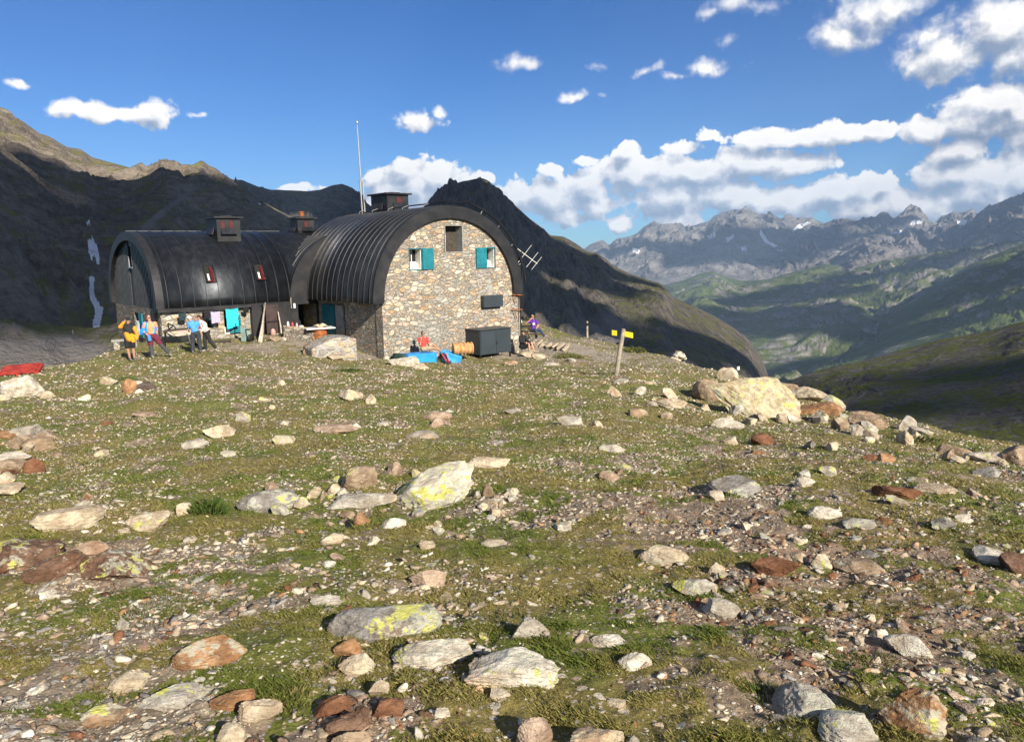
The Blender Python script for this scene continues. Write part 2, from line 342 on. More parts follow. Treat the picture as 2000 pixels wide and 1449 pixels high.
def build_ground():
    azs = np.radians(np.concatenate([np.linspace(-180, -50, 60, endpoint=False), np.linspace(-50, -37, 60, endpoint=False), np.linspace(-37, 37, 980), np.linspace(37.3, 50, 60), np.linspace(52, 180, 60)]))
    rs = np.concatenate([[0.02], np.geomspace(0.5, 1.9, 14, endpoint=False), np.geomspace(1.9, 64, 640), np.linspace(66, 230, 40)])
    A, R = np.meshgrid(azs, rs); X = R * np.sin(A); Y = R * np.cos(A); Z = ground(X, Y)
    V = np.stack([X, Y, Z], -1).reshape(-1, 3); na = len(azs); nr = len(rs)
    i = np.arange(nr - 1)[:, None] * na + np.arange(na - 1)[None]; Fc = np.stack([i, i + 1, i + na + 1, i + na], -1).reshape(-1, 4)[:, ::-1]
    me = mesh_np('ground', V, Fc, True)
    g, d, r, p, gr = masks(X.ravel(), Y.ravel())
    for nm, a in (('grass', g), ('dry', d), ('rusty', r), ('path', p), ('grit', gr)):
        at_ = me.attributes.new(nm, 'FLOAT', 'POINT'); at_.data.foreach_set('value', a.astype(np.float32))
    t = NT('turf_and_gravel'); P = t.pos()
    G, D, Ru, Pa, Gr = [t.attr(k) for k in ('grass', 'dry', 'rusty', 'path', 'grit')]
    n1 = t.noise(P, 1.3, 5); n2 = t.noise(P, 14, 5, .65); n3 = t.noise(P, 60, 4, .7); n4 = t.noise(P, 5.0, 6, .7)
    soil = t.mix(t.rng(n2, .3, .7), (0.115, 0.088, 0.058), (0.28, 0.225, 0.155))
    soil = t.mix(t.math('MULTIPLY', Ru, .6), soil, t.mix(n2, (0.15, 0.10, 0.07), (0.31, 0.225, 0.16)))
    soil = t.mix(Pa, soil, t.mix(n2, (0.20, 0.175, 0.14), (0.36, 0.32, 0.26)))
    soil = t.mix(t.math('MULTIPLY', Gr, .8), soil, t.mix(n2, (0.16, 0.13, 0.10), (0.33, 0.28, 0.22)))
    gcol = t.mix(D, t.mix(n4, (0.105, 0.130, 0.022), (0.20, 0.21, 0.05)), t.mix(n4, (0.15, 0.13, 0.036), (0.27, 0.215, 0.08)))
    gcol = t.mix(t.rng(n3, .35, .7), t.mix(.45, gcol, (0.04, 0.038, 0.015)), gcol)
    gm = t.rng(t.math('ADD', G, t.math('MULTIPLY', t.math('SUBTRACT', n2, .5), 1.1)), .38, .58)
    base = t.mix(gm, soil, gcol)
    # pale grit flecks: small stones too fine to model
    def flecks(scale, thr, k):
        vv = t.vm('ADD', P, t.vm('MULTIPLY', t.noise(P, scale * .7, 2, out='Color'), (.6 / scale,) * 3))
        vo = t.new('ShaderNodeTexVoronoi', {'Vector': vv, 'Scale': scale}, feature='F1')
        sel = t.new('ShaderNodeSeparateColor', {0: vo.outputs['Color']})
        m = t.math('MULTIPLY', t.math('LESS_THAN', vo.outputs['Distance'], t.math('MULTIPLY_ADD', sel.outputs[1], .3, .12)), t.math('GREATER_THAN', t.math('ADD', sel.outputs[0], t.math('MULTIPLY', t.math('MAXIMUM', t.math('MAXIMUM', Pa, Gr), Ru), k)), thr))
        c = t.ramp(sel.outputs[2], [(0, (.16, .12, .09)), (.25, (.30, .22, .16)), (.5, (.40, .33, .24)), (.75, (.50, .44, .34)), (1, (.34, .33, .31))])
        return m, c
    hgt = None
    for scl, thr, k in ((45, .52, .4), (26, .62, .45), (14, .78, .35)):
        m, c = flecks(scl, thr, k); c = t.mix(t.math('MULTIPLY', Ru, .55), c, t.mix(n3, (.16, .06, .035), (.30, .17, .11)))
        base = t.mix(m, base, c)
        hgt = m if hgt is None else t.math('MAXIMUM', hgt, m)
    h = t.math('ADD', t.math('MULTIPLY', n3, .5), t.math('ADD', t.math('MULTIPLY', n2, 1.2), t.math('MULTIPLY', hgt, .6)))
    nb = t.bump(h, 0.9, 0.02)
    m = t.bsdf(base, 0.95, 0, nb, .1)
    struct(link('ground', me, m))

# ------------------------------------------------------------------ far mountains
def rock_slope_mat(name, rockA, rockB, grassA, grassB, gbias, scl, sv=(1, 1, 3.2), bumpd=4.0, scree=(0.2, 0.18, 0.16)):
    t = NT(name); P = t.pos(); N = t.new('ShaderNodeNewGeometry').outputs['Normal']; nz = t.new('ShaderNodeSeparateXYZ', {0: N}).outputs[2]
    n1 = t.noise(P, scl, 6, .6); n2 = t.noise(P, scl * 6, 6, .68); n3 = t.noise(t.scale(P, sv), scl * 2.2, 7, .68, 1.5); n4 = t.noise(P, scl * 28, 5, .7)
    rk = t.mix(t.rng(n3, .3, .7), rockA, rockB); rk = t.mix(t.math('MULTIPLY', t.rng(n4, .4, .75), .6), rk, tuple(c * .45 for c in rockA))
    gs = t.mix(t.rng(n2, .3, .7), grassA, grassB)
    gm = t.math('ADD', t.math('MULTIPLY', nz, 1.0), t.math('ADD', t.math('MULTIPLY', t.math('SUBTRACT', n2, .5), 1.4), t.math('MULTIPLY', t.math('SUBTRACT', n1, .5), 1.5)))
    gm = t.rng(gm, gbias, gbias + .22)
    c = t.mix(gm, rk, gs)
    sc_ = t.attr('scree'); c = t.mix(t.rng(t.math('ADD', sc_, t.math('MULTIPLY', t.math('SUBTRACT', n2, .5), .5)), .35, .75), c, t.mix(n4, tuple(q * .8 for q in scree), scree))
    sn = t.attr('snow'); c = t.mix(t.rng(t.math('ADD', sn, t.math('MULTIPLY', t.math('SUBTRACT', n4, .5), .5)), .45, .6), c, (0.88, 0.89, 0.90))
    return t.bsdf(c, 0.95, 0, t.bump(t.math('ADD', n2, t.math('ADD', t.math('MULTIPLY', n4, .35), n3)), .9, bumpd), .1)
def inpoly(px, py, poly):
    m = np.zeros(px.shape, bool); n = len(poly)
    for i in range(n):
        x1, y1 = poly[i]; x2, y2 = poly[(i + 1) % n]
        if y1 == y2: continue
        c = ((y1 > py) != (y2 > py)) & (px < (x2 - x1) * (py - y1) / (y2 - y1) + x1); m ^= c
    return m
def projv(V):
    d = V - EYE; w = d @ _f; w = np.where(w < 1, 1, w); return 1000 + F * (d @ _r) / w, 724.5 - F * (d @ _u) / w
def make_range(name, label, sky, Dc, Dn, footel, mat, na=500, nr=220, p=1.15, amp=0.10, gl=0.1, stretch=3.0, seed=0, jag=1.5, wob=0.12, snow=(), scree=(), shape=None, sh=0.5, back=.2, ksm=.006):
    pts = np.array([azel(*q) for q in sky]); a = np.linspace(pts[0, 0], pts[-1, 0], na)
    el = np.interp(a, pts[:, 0], pts[:, 1]); kw = max(1, int(na * ksm)); kk = np.hanning(2 * kw + 3); kk /= kk.sum()
    el0 = el; el = np.convolve(np.pad(el, kw + 1, mode='edge'), kk, 'valid'); jg = fbm(a * 60, a * 0 + seed, 5, seed) * jag / F
    dc = (np.interp(np.linspace(0, 1, na), np.linspace(0, 1, len(Dc)), Dc) if hasattr(Dc, '__len__') else np.full(na, float(Dc))); dc = dc * (1 + wob * fbm(a * 9, a * 0 + 3.3, 3, seed + 2))
    t = np.concatenate([np.linspace(0, 1, nr), 1 + np.linspace(0.02, back, 30)])
    T, Aa = np.meshgrid(t, a, indexing='ij'); DC = dc[None]; dn = Dn if not hasattr(Dn, '__len__') else np.interp(np.linspace(0, 1, na), np.linspace(0, 1, len(Dn)), Dn)[None]
    D = dn + (DC - dn) * T; zc = np.tan(el)[None] * DC; zj = jg[None] * DC; zn = np.tan(footel) * dn
    tt = np.clip(T, 0, 1); Z = zn + (zc - zn) * tt ** p
    X = D * np.sin(Aa); Y = D * np.cos(Aa); H = (DC.max() - np.min(dn)) * sh
    lat = X / (gl * DC.max()); dep = Y / (gl * DC.max() * stretch)
    wx = fbm(lat * .5, dep * 1.5, 3, seed + 7) * .7
    g = ridged(lat + wx, dep + wx * .3, 6, seed + 11, .55)
    env = np.minimum(1, (1 - tt) * 5 + .03) * np.minimum(1, tt * 6)
    HH = (zc - zn)
    Z = Z + env * HH * amp * (g - .15) + env * HH * amp * .6 * fbm(lat * .35, dep * 1.2, 4, seed + 5)
    if shape is not None: Z = Z + shape(Aa, tt, HH) * env
    Z = np.where(T > 1, zc - (T - 1) * (DC - dn) * .9 * np.ones_like(T) , Z) + EYE[2]
    V = np.stack([X, Y, Z], -1).reshape(-1, 3); n2 = len(t)
    i = np.arange(n2 - 1)[:, None] * na + np.arange(na - 1)[None]; Fc = np.stack([i, i + 1, i + na + 1, i + na], -1).reshape(-1, 4)[:, ::-1]
    me = mesh_np(name, V, Fc, True); px, py = projv(V); k_ = T.ravel() <= 1; RV[name] = (V[k_], px[k_], py[k_])
    sn = np.zeros(len(V), np.float32); scv = np.zeros(len(V), np.float32)
    for poly in snow: sn[inpoly(px, py, poly)] = 1
    for (cx, cy, rx, ry, ang, w) in scree:
        ca, sa = cos(radians(ang)), sin(radians(ang)); dx, dy = px - cx, py - cy; e = ((dx * ca + dy * sa) / rx) ** 2 + ((-dx * sa + dy * ca) / ry) ** 2
        scv = np.maximum(scv, w * np.exp(-e)).astype(np.float32)
    for nm, arr in (('snow', sn), ('scree', scv)):
        q = me.attributes.new(nm, 'FLOAT', 'POINT'); q.data.foreach_set('value', arr)
    return struct(link(name, me, mat), 'structure', label)

RV = {}
def build_far():
    drk = rock_slope_mat('dark_schist_slope', (0.135, 0.115, 0.092), (0.29, 0.245, 0.195), (0.105, 0.108, 0.036), (0.19, 0.18, 0.07), 0.84, 0.016, bumpd=5, scree=(0.26, 0.235, 0.21))
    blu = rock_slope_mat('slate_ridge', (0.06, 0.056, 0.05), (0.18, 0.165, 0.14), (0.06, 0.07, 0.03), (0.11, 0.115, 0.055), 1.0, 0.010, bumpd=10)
    pk = rock_slope_mat('striped_schist_peak', (0.05, 0.046, 0.042), (0.22, 0.19, 0.155), (0.08, 0.085, 0.028), (0.16, 0.15, 0.055), 0.84, 0.018, bumpd=9, sv=(2.6, .5, .4), scree=(0.21, 0.19, 0.175))
    nr_ = rock_slope_mat('near_grass_slab_slope', (0.05, 0.046, 0.04), (0.20, 0.185, 0.165), (0.05, 0.07, 0.012), (0.13, 0.14, 0.03), 0.88, 0.11, bumpd=1.6, sv=(1.4, 1, 1.8))
    grn = rock_slope_mat('green_alpine_slope', (0.12, 0.115, 0.10), (0.28, 0.26, 0.23), (0.042, 0.068, 0.020), (0.105, 0.125, 0.038), 0.62, 0.0028, bumpd=20)
    gry = rock_slope_mat('limestone_range', (0.09, 0.085, 0.082), (0.26, 0.24, 0.22), (0.09, 0.09, 0.065), (0.13, 0.125, 0.09), 1.35, 0.0018, bumpd=30)
    f14 = radians(-15)
    def saddle(A, T, H):    # the buttress that runs down from the small summit
        a0 = azel(395, 400)[0]; x = (A - a0 + (1 - T) * .085) / .035
        return H * .16 * np.exp(-x * x) * (.3 + T * .7)
    make_range('left_mountain', 'dark rocky mountainside with snow streaks rising at the left edge',
        [(-260, 60), (-120, 140), (0, 213), (42, 236), (78, 262), (98, 268), (130, 288), (158, 292), (180, 308), (240, 324), (292, 338), (318, 338), (345, 350), (360, 358), (372, 352), (397, 344), (430, 347), (450, 356), (480, 372), (520, 398), (580, 430), (640, 470), (720, 520), (800, 570)],
        [1050, 980, 900, 820, 800, 900], 120, radians(-13), drk, 900, 460, 1.25, .13, .05, 2.6, 3, 3.5, .05,
        snow=[[(168, 434), (176, 431), (176, 438), (171, 440)], [(172, 464), (180, 463), (190, 482), (194, 498), (194, 520), (190, 516), (184, 498), (178, 506), (172, 488)],
              [(176, 545), (186, 541), (184, 556), (184, 576), (192, 592), (202, 602), (198, 624), (194, 640), (182, 640), (180, 630), (186, 612), (184, 600), (176, 584), (173, 556)], [(136, 645), (145, 645), (143, 650)], [(504, 397), (511, 397), (508, 401)]],
        scree=[(120, 690, 130, 45, 0, 1), (30, 690, 60, 30, 20, 1), (300, 430, 90, 9, -40, .9), (345, 395, 70, 8, -38, .8), (160, 340, 50, 16, 30, .5), (60, 310, 70, 14, 10, .5), (240, 480, 30, 60, 10, .4)], shape=saddle)
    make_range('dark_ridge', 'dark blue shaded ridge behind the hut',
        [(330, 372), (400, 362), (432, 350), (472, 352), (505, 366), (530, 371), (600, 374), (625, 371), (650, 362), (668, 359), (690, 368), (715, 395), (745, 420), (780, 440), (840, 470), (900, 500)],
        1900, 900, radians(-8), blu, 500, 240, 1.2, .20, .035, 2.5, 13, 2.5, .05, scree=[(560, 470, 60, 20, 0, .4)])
    def shoulder(A, T, H):
        a0 = azel(1290, 600)[0]; x = (A - a0 - (1 - T) * .04) / .045
        return H * .10 * np.exp(-x * x)
    make_range('dark_peak', 'tall dark striated peak right of the hut with a lower green shoulder',
        [(640, 520), (700, 480), (760, 448), (800, 424), (828, 404), (846, 384), (858, 376), (870, 362), (880, 364), (905, 355), (922, 352), (938, 348), (952, 352), (965, 362), (985, 382), (1010, 405), (1035, 428), (1060, 446), (1075, 460), (1100, 462), (1122, 474), (1148, 492), (1165, 494), (1182, 505), (1200, 520), (1230, 535), (1260, 545), (1288, 553), (1302, 562), (1314, 580), (1340, 592), (1372, 606), (1405, 622), (1436, 642), (1462, 662), (1480, 688), (1494, 716), (1504, 742), (1512, 790)],
        [1650, 1500, 1400, 1250, 1150, 1100], 420, radians(-12), pk, 1000, 420, 1.0, .17, .03, 4.0, 23, 3.0, .03, scree=[(1185, 655, 50, 55, 20, 1), (1140, 640, 50, 40, 0, .7), (1090, 600, 30, 30, 0, .4)], shape=shoulder)
    make_range('dark_knoll', 'small dark green knoll below the peak', [(1120, 720), (1165, 688), (1195, 672), (1235, 661), (1275, 664), (1310, 682), (1350, 705), (1400, 735)],
        330, 200, radians(-15), nr_, 200, 60, 1.0, .1, .1, 2, 33, 2)
    def gully(A, T, H):
        return -H * .12 * np.exp(-((A - azel(1760, 700)[0] + (1 - T) * .06) / .02) ** 2)
    make_range('right_slope', 'near grass and slab slope dropping into the valley at right',
        [(1440, 800), (1500, 768), (1545, 742), (1570, 732), (1600, 722), (1640, 713), (1690, 704), (1720, 694), (1760, 684), (1800, 672), (1850, 660), (1900, 652), (1940, 645), (1970, 634), (2000, 628), (2080, 606), (2200, 570)],
        [260, 280, 300, 320], 70, radians(-24), nr_, 700, 320, 1.0, .24, .07, 1.6, 43, 2.5, .04, ksm=.05, scree=[(1650, 790, 14, 3, -38, .9), (1620, 770, 18, 3, -40, .8), (1680, 775, 22, 3, -35, .8), (1830, 700, 25, 3, -40, .8), (1950, 650, 30, 2.5, -25, .7)], )
    make_range('right_green_mountain', 'big green mountain side sloping down to the valley at right',
        [(1380, 800), (1450, 760), (1500, 738), (1560, 712), (1640, 672), (1700, 640), (1750, 606), (1800, 575), (1850, 545), (1900, 514), (1950, 494), (2000, 474), (2100, 430), (2200, 390)],
        [3600, 4000, 4400], 1500, radians(-10), grn, 500, 240, 1.1, .19, .035, 2.2, 53, 2.0, .06, scree=[(1900, 620, 70, 20, 20, .4), (1950, 560, 30, 30, 0, .4)])
    make_range('middle_green_hills', 'rolling green hills across the valley',
        [(1180, 600), (1240, 575), (1300, 556), (1335, 548), (1370, 534), (1392, 530), (1420, 541), (1450, 549), (1500, 546), (1540, 534), (1580, 524), (1610, 516), (1650, 520), (1700, 514), (1760, 504), (1830, 492), (1900, 484), (1960, 478), (2040, 470), (2200, 450)],
        [5600, 5800, 6200, 6500], 2500, radians(-9.3), grn, 800, 320, 1.0, .26, .035, 2.0, 63, 2.0, .08, scree=[(1440, 600, 60, 10, -15, .6), (1620, 600, 60, 14, -10, .6), (1800, 560, 80, 14, 10, .5), (1650, 640, 70, 8, 0, .4)])
    make_range('right_limestone_peak', 'grey limestone peak at the right edge behind the green slope',
        [(1480, 560), (1530, 530), (1570, 518), (1600, 505), (1640, 490), (1672, 470), (1690, 460), (1708, 457), (1726, 462), (1740, 461), (1760, 476), (1790, 484), (1815, 478), (1835, 462), (1850, 466), (1868, 466), (1880, 448), (1905, 426), (1930, 406), (1950, 396), (1972, 388), (2000, 384), (2060, 378), (2140, 400), (2220, 420)],
        [7600, 8200], 5200, radians(-3.5), gry, 700, 300, .9, .22, .022, 2.6, 73, 3.0, .05, snow=[[(1686, 494), (1698, 493), (1694, 497)], [(1770, 476), (1796, 476), (1786, 480), (1768, 480)]])
    make_range('far_limestone_range', 'long pale grey limestone range on the horizon with snow patches',
        [(1060, 540), (1110, 510), (1145, 488), (1165, 478), (1178, 471), (1190, 480), (1205, 466), (1216, 465), (1236, 460), (1250, 452), (1262, 440), (1275, 436), (1290, 439), (1312, 441), (1326, 437), (1340, 444), (1362, 441), (1380, 437), (1394, 426), (1410, 416), (1438, 409), (1462, 410), (1474, 418), (1496, 420), (1506, 426), (1522, 431), (1542, 426), (1560, 429), (1586, 426), (1600, 432), (1614, 437), (1660, 434), (1700, 429), (1722, 425), (1734, 428), (1744, 436), (1762, 432), (1772, 422), (1790, 419), (1806, 428), (1818, 438), (1832, 436), (1836, 424), (1866, 418), (1903, 416), (1910, 426), (1940, 420), (2000, 410), (2100, 420), (2200, 430)],
        [9800, 9400, 9600, 10400, 10400], 6300, radians(-2.6), gry, 1200, 340, .8, .25, .026, 2.4, 83, 1.1, .05,
        snow=[[(1484, 446), (1492, 458), (1502, 472), (1520, 480), (1512, 484), (1494, 474), (1484, 460)], [(1558, 440), (1572, 434), (1586, 434), (1566, 446), (1546, 452)], [(1444, 484), (1456, 480), (1460, 488), (1450, 490)], [(1418, 464), (1434, 458), (1436, 462), (1420, 474)],
              [(1235, 484), (1250, 488), (1248, 496), (1236, 492)], [(1380, 462), (1396, 456), (1398, 462), (1386, 468)], [(1780, 432), (1806, 430), (1800, 436), (1776, 442)], [(1740, 454), (1762, 450), (1760, 456), (1738, 458)], [(1870, 432), (1890, 428), (1884, 440), (1870, 440)], [(1515, 488), (1535, 488), (1525, 492)]],
        scree=[(1180, 500, 30, 14, 30, .6), (1340, 520, 60, 14, 10, .5)])
    # valley floor far below, out to the horizon
    n = 90; rs = np.geomspace(500, 13400, n); az = np.linspace(0, 2 * pi, 181); A, R = np.meshgrid(az, rs); X = R * np.sin(A); Y = R * np.cos(A)
    Z = -560 + 40 * fbm(X / 1500, Y / 1500, 4, 90) * np.clip(R / 3000, 0, 1)
    V = np.stack([X, Y, Z], -1).reshape(-1, 3); i = np.arange(n - 1)[:, None] * 181 + np.arange(180)[None]
    me = mesh_np('valley_floor', V, np.stack([i, i + 1, i + 182, i + 181], -1).reshape(-1, 4)[:, ::-1], True)
    struct(link('valley_floor', me, grn), 'structure', 'green valley floor far below the hut')

def build_shade_clouds():
    # clouds high behind the viewpoint, whose shadows lie on the mountains as in the photograph
    m = NT('cloud_vapour'); mm = m.bsdf((0.9, 0.9, 0.9), 1.0, 0, None, 0.0)
    bm = bmesh.new(); bmesh.ops.create_icosphere(bm, subdivisions=3, radius=1); base = np.array([v.co[:] for v in bm.verts]); fc = np.array([[v.index for v in f.verts] for f in bm.faces]); bm.free()
    L, R_, P_, W_, G_, H_, Q_, N_ = 'left_mountain', 'dark_ridge', 'dark_peak', 'right_slope', 'right_green_mountain', 'middle_green_hills', 'far_limestone_range', 'dark_knoll'
    spots = [ # px, py of the shadow's centre, which mountain, half-width, half-height (pixels of shadow there)
     (40, 470, L, 110, 90), (150, 500, L, 110, 90), (60, 590, L, 110, 70), (250, 450, L, 90, 70), (220, 590, L, 70, 80), (390, 460, L, 90, 60), (120, 395, L, 110, 40), (40, 345, L, 90, 35), (20, 420, L, 70, 40), (60, 450, L, 70, 40), (150, 360, L, 110, 35), (260, 395, L, 90, 30), (560, 470, L, 90, 40), (480, 395, L, 60, 30), (640, 520, L, 90, 50), (420, 420, L, 60, 30), (50, 400, L, 100, 45), (230, 425, L, 90, 30), (340, 430, L, 90, 30), (500, 400, L, 70, 30), (480, 480, L, 90, 60), (330, 540, L, 60, 60), (560, 520, L, 110, 70), (660, 560, L, 110, 60), (600, 460, L, 80, 45), (500, 430, L, 60, 35), (700, 540, L, 90, 50), (300, 500, L, 90, 60), (440, 440, L, 50, 45), (10, 640, L, 60, 30),
     (470, 380, R_, 90, 60), (540, 375, R_, 90, 40), (640, 370, R_, 90, 50), (700, 390, R_, 90, 50), (560, 400, R_, 90, 40), (660, 400, R_, 80, 50), (740, 440, R_, 80, 40),
     (800, 470, P_, 90, 90), (880, 430, P_, 90, 90), (960, 450, P_, 90, 90), (1040, 500, P_, 80, 70), (1110, 530, P_, 80, 50), (1060, 600, P_, 80, 60), (940, 375, P_, 110, 60), (870, 375, P_, 80, 50), (1010, 430, P_, 90, 60), (1080, 475, P_, 80, 50), (1150, 510, P_, 60, 35), (800, 420, P_, 80, 40), (750, 500, P_, 90, 60), (1130, 600, P_, 50, 40), (1220, 545, P_, 40, 25), (1190, 560, P_, 40, 30), (1400, 680, P_, 80, 45), (1260, 670, N_, 90, 30), (1330, 700, P_, 80, 30),
     (1900, 790, W_, 100, 45), (1995, 715, W_, 60, 40), (1500, 725, G_, 90, 20), (1600, 700, G_, 90, 20),
     (1500, 620, H_, 110, 40), (1420, 590, H_, 50, 20), (1580, 660, H_, 100, 25), (1800, 600, G_, 110, 40), (1920, 540, G_, 90, 40), (1680, 690, G_, 100, 25), (1700, 545, H_, 90, 16), (1560, 570, H_, 70, 30), (1380, 640, H_, 60, 20),
     (1420, 480, Q_, 60, 26), (1500, 500, Q_, 80, 22), (1340, 500, Q_, 60, 26), (1540, 470, Q_, 90, 25), (1200, 490, Q_, 40, 16), (1860, 470, 'right_limestone_peak', 50, 25), (1960, 440, 'right_limestone_peak', 40, 20), (1500, 580, H_, 90, 20), (1850, 520, H_, 90, 14), (1640, 455, Q_, 110, 16), (1750, 450, Q_, 70, 14), (1280, 480, Q_, 30, 20)]
    V = []; Fs = []; nb = 0; rr = np.random.RandomState(3)
    e1 = nrm(np.cross(SUN, [0, 0, 1])); e2 = np.cross(e1, SUN)
    for i, (px, py, nm, hw, hh) in enumerate(spots):
        VV_, vx, vy = RV[nm]; c = VV_[np.argmin((vx - px) ** 2 + (vy - py) ** 2)]; D = np.hypot(c[0], c[1]); hw = hw * D / F; hh = hh * D / F
        H = 1150 + 150 * rr.rand() if D < 3000 else 0.66 * D + 600; ad = 15 * min(1, D / 500); hw = hw * 1.25 + ad; hh = hh * 1.25 + ad; c = c + SUN * ((H - c[2]) / SUN[2])
        for k in range(3):
            o = (rr.rand(2) - .5) * .8; s = .75 + .3 * rr.rand()
            q = base * (1 + .35 * fbm(base[:, 0:1] * 1.6 + base[:, 2:3] + i, base[:, 1:2] * 1.6 - base[:, 2:3] + k, 4, i))
            P = c + (q[:, :1] * hw * s + o[0] * hw) * e1 + (q[:, 1:2] * hh * s + o[1] * hh) * e2 + q[:, 2:3] * SUN * min(hw, hh) * .7
            V.append(P); Fs.append(fc + nb); nb += len(P)
    me = mesh_np('clouds', np.concatenate(V), np.concatenate(Fs), True)
    o = link('clouds', me, mm); o['kind'] = 'stuff'; o['label'] = 'scattered high clouds whose shadows fall on the mountains'
def build_haze():
    t = NT('haze_air'); pv = t.new('ShaderNodeVolumePrincipled', {'Color': (0.50, 0.71, 1.0, 1), 'Density': HAZE, 'Anisotropy': 0.0})
    o = t.new('ShaderNodeOutputMaterial'); t.t.links.new(pv.outputs[0], o.inputs[1])
    b = MB().hexa([(-13600, -13600, -640), (13600, -13600, -640), (13600, 13600, -640), (-13600, 13600, -640), (-13600, -13600, 1000), (13600, -13600, 1000), (13600, 13600, 1000), (-13600, 13600, 1000)])
    # the box encloses the ground sheet too
    h = b.build('haze', t.m); h['kind'] = 'stuff'; h['label'] = 'thin blue mountain air'
HAZE = 6e-5
build_ground(); build_far(); build_shade_clouds(); build_haze()

# ------------------------------------------------------------------ stone masonry and metal
def masonry(name, tint=1.0, scl=2.6, mortar=(0.40, 0.38, 0.33), mort=0.05, white=None):
    t = NT(name); P = t.pos(); w = t.vm('MULTIPLY', t.vm('SUBTRACT', t.noise(P, 1.6, 3, out='Color'), (.5, .5, .5)), (.36, .36, .26))
    Q = t.scale(t.vm('ADD', P, w), (1, 1, 1.9))
    fine = t.vm('MULTIPLY', t.vm('SUBTRACT', t.noise(P, 9, 3, out='Color'), (.5, .5, .5)), (.07, .07, .07)); Q = t.vm('ADD', Q, fine)
    def layer(s):
        e = t.new('ShaderNodeTexVoronoi', {'Vector': Q, 'Scale': s}, feature='DISTANCE_TO_EDGE').outputs['Distance']
        c = t.new('ShaderNodeSeparateColor', {0: t.new('ShaderNodeTexVoronoi', {'Vector': Q, 'Scale': s}, feature='F1').outputs['Color']}); return e, c
    e1, c1 = layer(scl); e2, c2 = layer(scl * 2.3)
    big = t.math('GREATER_THAN', t.math('ADD', c1.outputs[0], t.math('MULTIPLY', t.noise(P, .8, 2), .5)), .72)
    e2s = t.math('MULTIPLY', e2, 1.0)
    edge = t.math('ADD', t.math('MULTIPLY', e1, big), t.math('MULTIPLY', t.math('MINIMUM', e2s, e1), t.math('SUBTRACT', 1, big)))
    r1 = t.math('ADD', t.math('MULTIPLY', c1.outputs[1], big), t.math('MULTIPLY', c2.outputs[1], t.math('SUBTRACT', 1, big)))
    r2 = t.math('ADD', t.math('MULTIPLY', c1.outputs[2], big), t.math('MULTIPLY', c2.outputs[2], t.math('SUBTRACT', 1, big)))
    k = tint
    col = t.ramp(r1, [(0.0, (.55 * k, .45 * k, .30 * k)), (.16, (.40 * k, .385 * k, .35 * k)), (.3, (.62 * k, .54 * k, .40 * k)), (.42, (.48 * k, .33 * k, .19 * k)), (.52, (.34 * k, .325 * k, .30 * k)), (.62, (.58 * k, .42 * k, .32 * k)), (.74, (.66 * k, .60 * k, .48 * k)), (.84, (.46 * k, .31 * k, .18 * k)), (.91, (.28 * k, .25 * k, .22 * k)), (1.0, (.30 * k, .14 * k, .09 * k))], 'CONSTANT')
    col = t.mix(t.math('MULTIPLY_ADD', r2, .25, 0), col, (.70 * k, .66 * k, .56 * k))
    n = t.noise(P, 11, 5, .7); col = t.mix(t.rng(n, .35, .7), t.vm('MULTIPLY', col, (.66, .64, .62)), col)
    n2 = t.noise(P, 3.2, 4, .6); col = t.mix(t.rng(n2, .45, .75, 0, .6), col, t.vm('MULTIPLY', col, (1.0, .90, .78)))
    mcol = t.mix(t.noise(P, 2.0, 4), tuple(c * .62 for c in mortar), mortar)
    m = t.rng(edge, mort * .5, mort * 1.25)
    wmn = t.rng(t.noise(P, .55, 3), .56, .72, 0, .55) if white is None else t.math('MAXIMUM', t.rng(t.noise(P, .55, 3), .56, .72, 0, .45), white(t, P))
    m2 = t.math('MULTIPLY', m, t.math('SUBTRACT', 1, wmn))
    c = t.mix(m2, mcol, col)
    h = t.math('ADD', t.rng(edge, 0, mort * 2.4), t.math('MULTIPLY', n, .5)); h = t.math('ADD', h, t.math('MULTIPLY', r2, .5))
    return t.bsdf(c, .92, 0, t.bump(h, 1.0, .045), .12)
